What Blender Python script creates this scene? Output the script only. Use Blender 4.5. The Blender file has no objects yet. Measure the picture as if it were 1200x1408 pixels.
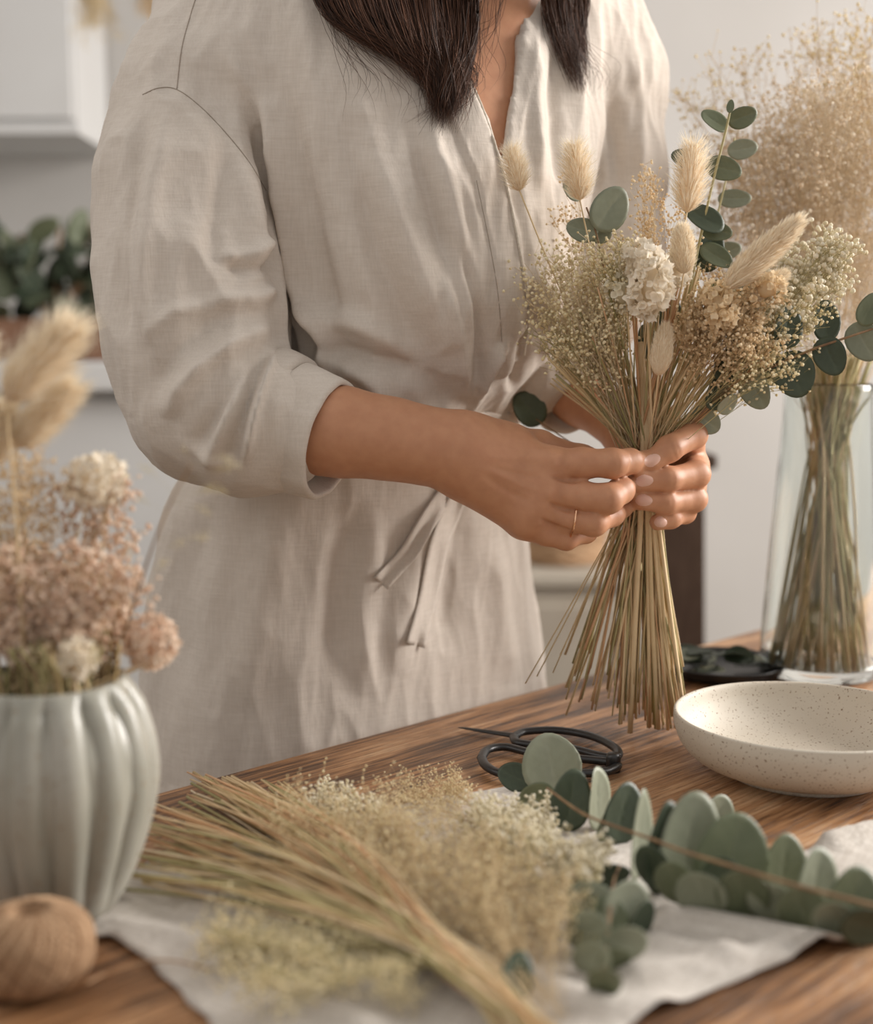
import bpy, math, random
import numpy as np
from mathutils import Vector, Matrix
from mathutils.bvhtree import BVHTree

random.seed(7); rng = np.random.default_rng(7)
C = bpy.context.scene.collection
SC = bpy.context.scene

# ------------------------------------------------------------------ camera, world, lights, exposure
FP = 1820.0; W0, H0 = 1200.0, 1408.0; HORIZON = 480.0
TZ = 0.74                      # table top height
CZ = TZ + 0.35                 # camera height
PITCH = math.atan((H0/2-HORIZON)/FP)
cam_d = bpy.data.cameras.new('camera'); cam = bpy.data.objects.new('camera', cam_d); C.objects.link(cam)
cam.location = (0, 0, CZ); cam.rotation_euler = (math.pi/2-PITCH, 0, 0)
cam_d.sensor_fit = 'HORIZONTAL'; cam_d.sensor_width = 36; cam_d.lens = 36*FP/W0
cam_d.clip_start = 0.01
cam_d.dof.use_dof = True; cam_d.dof.focus_distance = 1.11; cam_d.dof.aperture_fstop = 3.3
SC.camera = cam
world = bpy.data.worlds.new('world'); SC.world = world; world.use_nodes = True
bg = world.node_tree.nodes['Background']; bg.inputs[0].default_value = (1.0, 0.965, 0.93, 1); bg.inputs[1].default_value = 0.40
def area(name, loc, target, sx, sy, power, col):
    l = bpy.data.lights.new(name, 'AREA'); l.shape = 'RECTANGLE'; l.size = sx; l.size_y = sy; l.energy = power; l.color = col
    o = bpy.data.objects.new(name, l); C.objects.link(o); o.location = loc
    o.rotation_euler = (Vector(target)-Vector(loc)).to_track_quat('-Z', 'Y').to_euler(); return o
area('window_light', (2.5, 1.75, 1.9), (0, 1.25, 1.0), 1.3, 1.5, 90, (1.0, 0.955, 0.91))
area('room_light', (-1.7, 0.9, 2.3), (0, 1.3, 1.0), 1.6, 1.6, 7, (1.0, 0.95, 0.9))
SC.view_settings.view_transform = 'Standard'; SC.view_settings.look = 'None'
SC.view_settings.gamma = 1; SC.view_settings.use_curve_mapping = False
SC.view_settings.exposure = 0.55

# ------------------------------------------------------------------ helpers
SP, CP = math.sin(PITCH), math.cos(PITCH)
def at(px, py, Y):
    dx = (px-W0/2)/FP; dy = (H0/2-py)/FP
    d = np.array([dx, CP+dy*SP, -SP+dy*CP]); return np.array([0, 0, CZ])+d*(Y/d[1])
def ground(px, py, z=None):
    z = TZ if z is None else z
    dx = (px-W0/2)/FP; dy = (H0/2-py)/FP
    d = np.array([dx, CP+dy*SP, -SP+dy*CP]); return np.array([0, 0, CZ])+d*((z-CZ)/d[2])
def proj(P):
    P = np.asarray(P); x = P[..., 0]; y = P[..., 1]; z = P[..., 2]-CZ
    dep = y*CP-z*SP; up = y*SP+z*CP
    return W0/2+FP*x/dep, H0/2-FP*up/dep, dep
def link(o, parent=None):
    C.objects.link(o)
    if parent is not None:
        o.parent = parent
    return o
def tag(o, label=None, cat=None, group=None, kind=None):
    if label: o['label'] = label
    if cat: o['category'] = cat
    if group: o['group'] = group
    if kind: o['kind'] = kind
    return o
def empty(name, loc=(0, 0, 0), label=None, cat=None, group=None):
    o = bpy.data.objects.new(name, None); C.objects.link(o); o.location = loc; o.empty_display_size = 0.02
    return tag(o, label, cat, group)
def fix_parent(o, parent):
    # keep world-space vertices when the parent is an empty at some location
    o.parent = parent; o.matrix_parent_inverse = Matrix.Translation(-Vector(parent.location)) if parent.parent is None else Matrix.Identity(4)
    return o

ICO1 = None
def ico(sub):
    import bmesh
    bm = bmesh.new(); bmesh.ops.create_icosphere(bm, subdivisions=sub, radius=1)
    v = np.array([x.co[:] for x in bm.verts]); f = np.array([[q.index for q in p.verts] for p in bm.faces]); bm.free(); return v, f
ICO = {1: ico(1), 2: ico(2), 3: ico(3)}

class MB:
    """collects shapes into one mesh"""
    def __init__(s): s.v = []; s.f = []; s.m = []; s.t = []; s.n = 0
    def add(s, v, f, m=0, tone=0.5):
        v = np.asarray(v, float); s.v.append(v)
        for fa in f: s.f.append([int(i)+s.n for i in fa])
        s.m += [m]*len(f); s.t.append(np.full(len(v), tone) if np.isscalar(tone) else np.asarray(tone)); s.n += len(v)
    def tube(s, pts, r, sides=5, m=0, tone=0.5, cap=True, flat=1.0):
        pts = np.asarray(pts, float); n = len(pts); r = np.full(n, r) if np.isscalar(r) else np.asarray(r, float)
        t = np.gradient(pts, axis=0); t /= np.linalg.norm(t, axis=1)[:, None]+1e-12
        a = np.array([0, 0, 1.0]) if abs(t[0][2]) < 0.9 else np.array([1.0, 0, 0])
        u = np.cross(t, a); u /= np.linalg.norm(u, axis=1)[:, None]+1e-12; w = np.cross(t, u)
        ang = np.arange(sides)*2*math.pi/sides
        V = pts[:, None]+r[:, None, None]*(np.cos(ang)[None, :, None]*u[:, None]+flat*np.sin(ang)[None, :, None]*w[:, None])
        F = []
        for i in range(n-1):
            for j in range(sides):
                k = (j+1) % sides
                F.append((i*sides+j, i*sides+k, (i+1)*sides+k, (i+1)*sides+j))
        if cap:
            F.append(tuple(range(sides))[::-1]); F.append(tuple((n-1)*sides+j for j in range(sides)))
        if not np.isscalar(tone): tone = np.repeat(tone, sides)
        s.add(V.reshape(-1, 3), F, m, tone)
    def blob(s, c, r, sub=1, m=0, tone=0.5, jit=0.0, R=None):
        v, f = ICO[sub]; v = v*np.asarray(r)
        if jit: v = v*(1+rng.uniform(-jit, jit, (len(v), 1)))
        if R is not None: v = v@np.asarray(R).T
        s.add(v+np.asarray(c), f, m, tone)
    def mesh(s, name, mats, smooth=True):
        me = bpy.data.meshes.new(name); V = np.concatenate(s.v) if s.v else np.zeros((0, 3))
        me.from_pydata(V.tolist(), [], s.f)
        for m in mats: me.materials.append(m)
        if len(mats) > 1: me.polygons.foreach_set('material_index', s.m)
        if smooth: me.polygons.foreach_set('use_smooth', [True]*len(s.f))
        a = me.attributes.new('tone', 'FLOAT', 'POINT'); a.data.foreach_set('value', np.concatenate(s.t).astype(np.float32))
        me.update(); return me
    def build(s, name, mats, parent=None, smooth=True):
        if not isinstance(mats, (list, tuple)): mats = [mats]
        o = bpy.data.objects.new(name, s.mesh(name, mats, smooth)); link(o, parent)
        if parent is not None: o.matrix_parent_inverse = world_inv(parent)
        return o
def world_inv(p):
    M = Matrix.Identity(4)
    while p is not None:
        M = p.matrix_parent_inverse @ p.matrix_basis @ M if p.parent is not None else p.matrix_basis @ M
        p = p.parent
    return M.inverted()
def smoothcurve(P, n=24):
    """Catmull-Rom through points"""
    P = np.asarray(P, float)
    if len(P) == 2: return np.linspace(P[0], P[1], n)
    Q = np.vstack([2*P[0]-P[1], P, 2*P[-1]-P[-2]]); out = []
    for u in np.linspace(0, len(P)-1-1e-9, n):
        i = int(u); t = u-i; a, b, c, d = Q[i:i+4]
        out.append(0.5*((2*b)+(-a+c)*t+(2*a-5*b+4*c-d)*t*t+(-a+3*b-3*c+d)*t**3))
    return np.array(out)
def frame(d, up=(0, 0, 1)):
    d = np.asarray(d, float); d = d/np.linalg.norm(d); up = np.asarray(up, float)
    if abs(d@up) > 0.97*np.linalg.norm(up): up = np.array([1.0, 0.1, 0])
    x = np.cross(up, d); x /= np.linalg.norm(x); y = np.cross(d, x); return np.stack([x, y, d], 1)   # columns; z = d

# ------------------------------------------------------------------ materials
def mat(name, col, rough=0.7, col2=None, bump=None, scale=50, spec=0.3, sss=0, tone=False, coords='Object', mapping=None, sheen=0, detail=6, trans=0):
    m = bpy.data.materials.new(name); m.use_nodes = True; N = m.node_tree.nodes; L = m.node_tree.links
    b = N['Principled BSDF']; b.inputs['Roughness'].default_value = rough; b.inputs['Base Color'].default_value = (*col, 1)
    b.inputs['Specular IOR Level'].default_value = spec
    if sheen: b.inputs['Sheen Weight'].default_value = sheen; b.inputs['Sheen Roughness'].default_value = 0.5
    if sss:
        b.inputs['Subsurface Weight'].default_value = sss; b.inputs['Subsurface Scale'].default_value = 0.006; b.inputs['Subsurface Radius'].default_value = (1, .35, .2)
    tc = N.new('ShaderNodeTexCoord'); mp = N.new('ShaderNodeMapping'); L.new(tc.outputs[coords], mp.inputs[0])
    if mapping: mp.inputs['Scale'].default_value = mapping
    nz = N.new('ShaderNodeTexNoise'); nz.inputs['Scale'].default_value = scale; nz.inputs['Detail'].default_value = detail; L.new(mp.outputs[0], nz.inputs['Vector'])
    if col2 is not None:
        mx = N.new('ShaderNodeMix'); mx.data_type = 'RGBA'; mx.inputs[6].default_value = (*col, 1); mx.inputs[7].default_value = (*col2, 1)
        if tone:
            at_ = N.new('ShaderNodeAttribute'); at_.attribute_name = 'tone'
            ad = N.new('ShaderNodeMath'); ad.operation = 'MULTIPLY_ADD'; L.new(nz.outputs[0], ad.inputs[0]); ad.inputs[1].default_value = 0.5; ad.inputs[2].default_value = -0.25
            a2 = N.new('ShaderNodeMath'); a2.operation = 'ADD'; a2.use_clamp = True; L.new(ad.outputs[0], a2.inputs[0]); L.new(at_.outputs['Fac'], a2.inputs[1]); L.new(a2.outputs[0], mx.inputs[0])
        else:
            cr = N.new('ShaderNodeMapRange'); cr.inputs[1].default_value = 0.35; cr.inputs[2].default_value = 0.65; L.new(nz.outputs[0], cr.inputs[0]); L.new(cr.outputs[0], mx.inputs[0])
        L.new(mx.outputs[2], b.inputs['Base Color'])
    if bump:
        bp = N.new('ShaderNodeBump'); bp.inputs['Strength'].default_value = 1.0; bp.inputs['Distance'].default_value = bump
        L.new(nz.outputs[0], bp.inputs['Height']); L.new(bp.outputs[0], b.inputs['Normal'])
    if trans:
        out = N['Material Output']; tr = N.new('ShaderNodeBsdfTranslucent'); ms = N.new('ShaderNodeMixShader'); ms.inputs[0].default_value = trans
        tr.inputs[0].default_value = (*(col2 or col), 1)
        if col2 is not None: L.new(mx.outputs[2], tr.inputs[0])
        L.new(b.outputs[0], ms.inputs[1]); L.new(tr.outputs[0], ms.inputs[2]); L.new(ms.outputs[0], out.inputs[0])
    return m

def linen(name, c1, c2, weave=900, bump=0.00025, big=0.0012, warp=(1, 1, 1), rot=0.0):
    """woven cloth: crossing stretched noises as warp and weft threads, plus soft crumple"""
    m = bpy.data.materials.new(name); m.use_nodes = True; N = m.node_tree.nodes; L = m.node_tree.links; b = N['Principled BSDF']
    b.inputs['Roughness'].default_value = 0.9; b.inputs['Specular IOR Level'].default_value = 0.12; b.inputs['Sheen Weight'].default_value = 0.12
    tc = N.new('ShaderNodeTexCoord'); rt = N.new('ShaderNodeMapping'); rt.inputs['Rotation'].default_value = (0, 0, rot); L.new(tc.outputs['Object'], rt.inputs[0])
    def nz(sc, scale, det=2):
        mp = N.new('ShaderNodeMapping'); mp.inputs['Scale'].default_value = sc; L.new(rt.outputs[0], mp.inputs[0])
        n = N.new('ShaderNodeTexNoise'); n.inputs['Scale'].default_value = scale; n.inputs['Detail'].default_value = det; L.new(mp.outputs[0], n.inputs['Vector']); return n.outputs[0]
    def ma(op, a, b_, c=None):
        x = N.new('ShaderNodeMath'); x.operation = op
        for i, q in enumerate((a, b_, c)):
            if q is None: continue
            if isinstance(q, (int, float)): x.inputs[i].default_value = q
            else: L.new(q, x.inputs[i])
        return x.outputs[0]
    a1 = nz((1, 1, 0.06), weave*0.7) if warp == (1, 1, 1) else nz((1, 0.06, 1), weave*0.7)
    a2 = nz((0.08, 0.08, 1), weave*0.7) if warp == (1, 1, 1) else nz((0.06, 1, 1), weave*0.7)
    th = ma('ADD', a1, a2); slub = nz((0.15, 0.15, 1), 260, 3); crum = nz((1, 1, 0.45), 22, 4); mott = nz((1, 1, 1), 9, 3)
    cf = ma('ADD', ma('MULTIPLY', th, 0.55), ma('ADD', ma('MULTIPLY', slub, 0.25), ma('MULTIPLY', mott, 0.35)))
    mr = N.new('ShaderNodeMapRange'); mr.inputs[1].default_value = 0.68; mr.inputs[2].default_value = 1.02; L.new(cf, mr.inputs[0])
    mx = N.new('ShaderNodeMix'); mx.data_type = 'RGBA'; mx.inputs[6].default_value = (*c1, 1); mx.inputs[7].default_value = (*c2, 1); L.new(mr.outputs[0], mx.inputs[0]); L.new(mx.outputs[2], b.inputs['Base Color'])
    bp = N.new('ShaderNodeBump'); bp.inputs['Distance'].default_value = bump; bp.inputs['Strength'].default_value = 1; L.new(ma('ADD', th, ma('MULTIPLY', slub, 0.6)), bp.inputs['Height'])
    b2 = N.new('ShaderNodeBump'); b2.inputs['Distance'].default_value = big; b2.inputs['Strength'].default_value = 1; L.new(crum, b2.inputs['Height']); L.new(bp.outputs[0], b2.inputs['Normal']); L.new(b2.outputs[0], b.inputs['Normal'])
    return m
M = {}
M['linen'] = linen('dress_linen', (0.60, 0.53, 0.46), (0.665, 0.595, 0.525), bump=0.00016, big=0.003)
M['cloth'] = linen('table_linen', (0.48, 0.43, 0.375), (0.66, 0.61, 0.55), warp=(0, 0, 0), weave=700, big=0.005, rot=0.5)
M['seam'] = mat('seam_thread', (0.36, 0.30, 0.245), 0.9)
M['hem'] = mat('linen_edge', (0.68, 0.62, 0.53), 0.9, (0.55, 0.48, 0.40), scale=400)
M['skin'] = mat('skin', (0.535, 0.268, 0.150), 0.48, (0.49, 0.235, 0.130), bump=0.0003, scale=90, spec=0.36, sss=0.12)
M['nail'] = mat('nail', (0.68, 0.42, 0.33), 0.36, spec=0.4, sss=0.1)
M['hair'] = mat('dark_brown_hair', (0.035, 0.018, 0.012), 0.5, (0.14, 0.062, 0.034), tone=True, scale=30, spec=0.25)
M['gold'] = mat('rose_gold', (0.85, 0.52, 0.33), 0.22); M['gold'].node_tree.nodes['Principled BSDF'].inputs['Metallic'].default_value = 1

# ------------------------------------------------------------------ implicit surfaces -> mesh (sparse surface nets)
def smin(a, b, k):
    h = np.maximum(k-np.abs(a-b), 0)/k; return np.minimum(a, b)-h*h*k*0.25
def rc(P, a, b, ra, rb):
    ba = b-a; pa = P-a; l = ba@ba; t = np.clip((pa@ba)/max(l, 1e-9), 0, 1)
    return np.linalg.norm(pa-t[:, None]*ba, axis=1)-(ra+(rb-ra)*t)
class Group:
    def __init__(s, k=0.01): s.k = k; s.p = []
    def chain(s, joints, k=None):
        js = [(at(*j[:3]), j[3]*j[2]/FP) for j in joints]
        for (a, ra), (b, rb) in zip(js[:-1], js[1:]): s.p.append((a, b, ra, rb, k or s.k))
        return s
    def seg(s, a, b, ra, rb, k=None): s.p.append((np.asarray(a, float), np.asarray(b, float), ra, rb, k or s.k)); return s
    def ev(s, P, c, R):
        d = None
        for a, b, ra, rb, k in s.p:
            ba = b-a; t = min(1, max(0, (c-a)@ba/max(ba@ba, 1e-9)))
            if np.linalg.norm(c-a-t*ba)-max(ra, rb)-R > 0.05: continue
            q = rc(P, a, b, ra, rb); d = q if d is None else smin(d, q, k)
        return d
def nets(F, lo, hi, h, B=8, far=1.0):
    """F(P, centre, radius) -> distance; returns verts, quads"""
    lo = np.asarray(lo, float); hi = np.asarray(hi, float); nb = np.ceil((hi-lo)/(h*B)).astype(int)
    SB = 4; blocks = []; bs = h*B
    I = np.stack(np.meshgrid(*[np.arange(n) for n in nb], indexing='ij'), -1).reshape(-1, 3)
    sup = I//SB; skey = (sup[:, 0]*4096+sup[:, 1])*4096+sup[:, 2]; order = np.argsort(skey, kind='stable'); I = I[order]; skey = skey[order]
    _, st = np.unique(skey, return_index=True); groups = np.split(I, st[1:])
    off = np.stack(np.meshgrid(*[np.arange(B+1)]*3, indexing='ij'), -1).reshape(-1, 3)
    keysV = []; posV = []; q_all = []
    dims = nb*B+2; S = np.array([dims[1]*dims[2], dims[2], 1], dtype=np.int64)
    corners = [(0, 0, 0), (0, 0, 1), (0, 1, 0), (0, 1, 1), (1, 0, 0), (1, 0, 1), (1, 1, 0), (1, 1, 1)]
    edges = [(a, b) for a in range(8) for b in range(a+1, 8) if bin(a ^ b).count('1') == 1]
    edge_rec = []
    for G in groups:
        cs = lo+(G+0.5)*bs; cc = cs.mean(0); R = np.linalg.norm(cs-cc, axis=1).max()+bs
        d = F(cs, cc, R)
        if d is None: continue
        A = G[np.abs(d) < bs*1.25+0.004]
        if not len(A): continue
        gi = (A[:, None, :]*B+off[None]).reshape(-1, 3); P = lo+gi*h
        V = F(P, cc, R)
        if V is None: continue
        V = V.reshape(len(A), B+1, B+1, B+1)
        neg = V < 0
        sl = lambda arr, c: arr[:, c[0]:B+c[0], c[1]:B+c[1], c[2]:B+c[2]]
        cnt = sum(sl(neg, c).astype(np.int8) for c in corners); act = (cnt > 0) & (cnt < 8)
        bi, x, y, z = np.nonzero(act)
        if not len(bi): continue
        cv = np.stack([sl(V, c)[act] for c in corners], 1); acc = np.zeros((len(bi), 3)); num = np.zeros(len(bi))
        for a, b in edges:
            va, vb = cv[:, a], cv[:, b]; m = (va < 0) != (vb < 0); t = np.where(m, va/(va-vb+1e-20), 0)
            pa = np.array(corners[a]); pb = np.array(corners[b]); acc += np.where(m[:, None], pa+t[:, None]*(pb-pa), 0); num += m
        gl = A[bi]*B+np.stack([x, y, z], 1)
        keysV.append(gl@S); posV.append(lo+(gl+acc/num[:, None])*h)
        for ax in range(3):
            c = [0, 0, 0]; c[ax] = 1
            n0 = sl(neg, (0, 0, 0)); n1 = sl(neg, c); e = n0 != n1; bi2, x2, y2, z2 = np.nonzero(e)
            if len(bi2): edge_rec.append((ax, A[bi2]*B+np.stack([x2, y2, z2], 1), n0[e]))
    K = np.concatenate(keysV); PV = np.concatenate(posV); o = np.argsort(K); K = K[o]; PV = PV[o]
    quads = []
    for ax, g, inside in edge_rec:
        u, v = (ax+1) % 3, (ax+2) % 3; k0 = g@S; ks = [k0, k0-S[u], k0-S[u]-S[v], k0-S[v]]
        idx = []; ok = np.ones(len(g), bool)
        for k in ks:
            i = np.clip(np.searchsorted(K, k), 0, len(K)-1); ok &= K[i] == k; idx.append(i)
        Q = np.stack(idx, 1)[ok]; ins = inside[ok]; Q[~ins] = Q[~ins][:, ::-1]; quads.append(Q)
    return PV, np.concatenate(quads)
def mesh_np(name, V, Q, mats):
    me = bpy.data.meshes.new(name); nV, nQ = len(V), len(Q)
    me.vertices.add(nV); me.vertices.foreach_set('co', V.astype(np.float32).ravel())
    me.loops.add(nQ*4); me.loops.foreach_set('vertex_index', Q.astype(np.int32).ravel())
    me.polygons.add(nQ); me.polygons.foreach_set('loop_start', np.arange(nQ, dtype=np.int32)*4); me.polygons.foreach_set('loop_total', np.full(nQ, 4, np.int32))
    me.update(calc_edges=True); me.polygons.foreach_set('use_smooth', np.ones(nQ, bool))
    for m in mats: me.materials.append(m)
    me.validate(); return me
def vnormals(V, Q):
    a, b, c, d = (V[Q[:, i]] for i in range(4)); n = np.cross(c-a, d-b); N = np.zeros_like(V)
    for i in range(4): 
        for ax in range(3): N[:, ax] += np.bincount(Q[:, i], n[:, ax], len(V))
    return N/(np.linalg.norm(N, axis=1)[:, None]+1e-12)
def relax(V, Q, it=2, lam=0.5, D=None):
    """umbrella smoothing over quad edges; D smooths a field instead of the positions"""
    E = np.concatenate([Q[:, [0, 1]], Q[:, [1, 2]], Q[:, [2, 3]], Q[:, [3, 0]]]); A = np.concatenate([E[:, 0], E[:, 1]]); Bv = np.concatenate([E[:, 1], E[:, 0]])
    cnt = np.bincount(A, minlength=len(V))[:, None]+1e-9; X = V if D is None else D
    for _ in range(it):
        s = np.stack([np.bincount(A, X[Bv, i], len(V)) for i in range(X.shape[1])], 1); X = X+lam*(s/cnt-X)
    return X

# ------------------------------------------------------------------ the person
# torso sections: image row, left and right outline in that row, depth of centre, half depth, turn in degrees
SEC = [(-150, 590, 700, 1.34, .03, 28), (-100, 470, 770, 1.34, .065, 28), (-50, 345, 835, 1.33, .085, 28), (0, 290, 850, 1.32, .10, 28),
       (100, 290, 835, 1.31, .122, 28), (200, 318, 810, 1.30, .135, 28), (300, 350, 795, 1.295, .145, 28), (400, 362, 775, 1.295, .152, 29),
       (470, 360, 745, 1.30, .150, 31), (525, 350, 722, 1.31, .142, 33), (560, 335, 700, 1.325, .128, 35), (585, 315, 690, 1.335, .120, 36), (620, 275, 696, 1.345, .126, 37),
       (660, 243, 703, 1.355, .135, 38), (700, 229, 709, 1.365, .140, 39), (800, 206, 722, 1.38, .146, 40), (900, 194, 737, 1.385, .150, 40), (1000, 187, 749, 1.385, .153, 40),
       (1100, 182, 760, 1.385, .155, 40), (1400, 165, 790, 1.385, .17, 40), (1960, 140, 815, 1.385, .19, 40)]
rows = []
for (py, xl, xr, Yc, b, th) in SEC:
    t = math.radians(th); z = at(600, py, Yc)[2]; Xl = (xl-600)/FP*(Yc-0.08); Xr = (xr-600)/FP*(Yc+0.08)
    for _ in range(6):
        hw = (Xr-Xl)/2; a = math.sqrt(max((hw*hw-(b*math.sin(t))**2), 1e-5))/math.cos(t)
        off = (a*a-b*b)*math.sin(t)*math.cos(t)/hw      # depth shift of the outline point
        Xl = (xl-600)/FP*(Yc-off); Xr = (xr-600)/FP*(Yc+off)
    rows.append((z, (Xl+Xr)/2, Yc, a, b, t))
rows = np.array(sorted(rows)); ZT = np.linspace(rows[0, 0], rows[-1, 0], 600)
TAB = np.stack([np.interp(ZT, rows[:, 0], rows[:, i]) for i in range(6)], 1)
kern = np.hanning(27); kern /= kern.sum(); pad = np.pad(TAB, ((13, 13), (0, 0)), mode='edge')
TABS = np.stack([np.convolve(pad[:, i], kern, 'valid') for i in range(6)], 1)
def torso(P, inset=0.0, zlo=None):
    z = np.clip(P[:, 2], ZT[0], ZT[-1]); u = (z-ZT[0])/(ZT[-1]-ZT[0])*(len(ZT)-1)
    i = np.minimum(u.astype(int), len(ZT)-2); f = (u-i)[:, None]; r = TABS[i]*(1-f)+TABS[i+1]*f
    x = P[:, 0]-r[:, 1]; y = P[:, 1]-r[:, 2]; c = np.cos(r[:, 5]); s = np.sin(r[:, 5])
    A = np.maximum(r[:, 3]-inset, .005); Bb = np.maximum(r[:, 4]-inset, .005)
    p = (x*c+y*s)/A; q = (-x*s+y*c)/Bb; n = (np.abs(p)**2.3+np.abs(q)**2.3)**(1/2.3)
    d = (n-1)*np.minimum(A, Bb); lz = ZT[0] if zlo is None else zlo
    return np.maximum(np.maximum(d, lz-P[:, 2]), P[:, 2]-ZT[-1])
def poly_sd(x, y, poly):
    poly = np.asarray(poly, float); d = np.full(x.shape, 1e18); s = np.zeros(x.shape, bool)
    for (ax, ay), (bx, by) in zip(poly, np.roll(poly, -1, 0)):
        ex, ey = bx-ax, by-ay; t = np.clip(((x-ax)*ex+(y-ay)*ey)/(ex*ex+ey*ey), 0, 1); d = np.minimum(d, (x-ax-t*ex)**2+(y-ay-t*ey)**2)
        c = (ay > y) != (by > y); s ^= c & (x < (bx-ax)*(y-ay)/(by-ay+1e-12)+ax)
    return np.where(s, -1, 1)*np.sqrt(d)

VNECK = [(690, 222), (672, 165), (648, 112), (622, 66), (600, 20), (585, -120), (735, -120), (722, 0), (712, 70), (700, 150)]
sleeveR = Group(.03).chain([(285, 40, 1.26, 62), (262, 150, 1.225, 92), (258, 260, 1.20, 112), (263, 370, 1.18, 121), (272, 470, 1.165, 113), (292, 555, 1.15, 103), (345, 585, 1.13, 86), (385, 588, 1.125, 76)])
sleeveL = Group(.03).chain([(800, 10, 1.42, 50), (838, 120, 1.42, 66), (838, 230, 1.40, 70), (825, 340, 1.37, 74), (795, 430, 1.34, 72), (765, 490, 1.32, 60), (735, 520, 1.30, 48)])
FOREARM_R = [(285, 570, 1.145, 52), (400, 588, 1.125, 56), (470, 594, 1.115, 56), (540, 604, 1.11, 50), (600, 616, 1.105, 46)]
FOREARM_L = [(735, 500, 1.34, 42), (800, 545, 1.30, 36), (868, 603, 1.225, 29)]
def dressF(P, c, R):
    t = torso(P); px, py, dep = proj(P); k = 0.004+0.05*np.clip((P[:, 2]-1.265)/0.09, 0, 1)
    d = t
    for g in (sleeveR, sleeveL):
        s = g.ev(P, c, R)
        if s is not None:
            # hollow the sleeve mouth
            d = smin(d, s, k)
    if c[2]+R > 1.15 and c[1]-R < 1.4:
        v = poly_sd(px, py, VNECK)*dep/FP; d = np.maximum(d, -np.maximum(v, P[:, 1]-1.30))
    return d

def stroke_disp(V, N, px, py, dep, strokes):
    """sculpting strokes: (pixel path, width px, height m[, depth window])"""
    D = np.zeros(len(V)); facing = np.clip(-(N[:, 1])*1.6+0.35, 0, 1)
    for st in strokes:
        path, w, h = st[:3]; win = st[3] if len(st) > 3 else None
        C_ = smoothcurve(path, 14); x0, y0 = C_.min(0)-3*w; x1, y1 = C_.max(0)+3*w
        m = (px > x0) & (px < x1) & (py > y0) & (py < y1) & (facing > 0)
        if win: m &= (dep > win[0]) & (dep < win[1])
        ii = np.nonzero(m)[0]
        if not len(ii): continue
        x = px[ii]; y = py[ii]; best = np.full(len(ii), 1e9); par = np.zeros(len(ii))
        for k, (a, b) in enumerate(zip(C_[:-1], C_[1:])):
            e = b-a; t = np.clip(((x-a[0])*e[0]+(y-a[1])*e[1])/(e@e+1e-9), 0, 1); dd = np.hypot(x-a[0]-t*e[0], y-a[1]-t*e[1])
            b_ = dd < best; best[b_] = dd[b_]; par[b_] = (k+t[b_])/(len(C_)-1)
        taper = np.clip(np.minimum(par, 1-par)*4+0.15, 0, 1)
        D[ii] += h*np.exp(-(best/w)**2*1.2)*taper*facing[ii]
    return D
SL = (1.0, 1.235)          # depth window of the near sleeve
BD = (1.08, 1.6)
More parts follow.
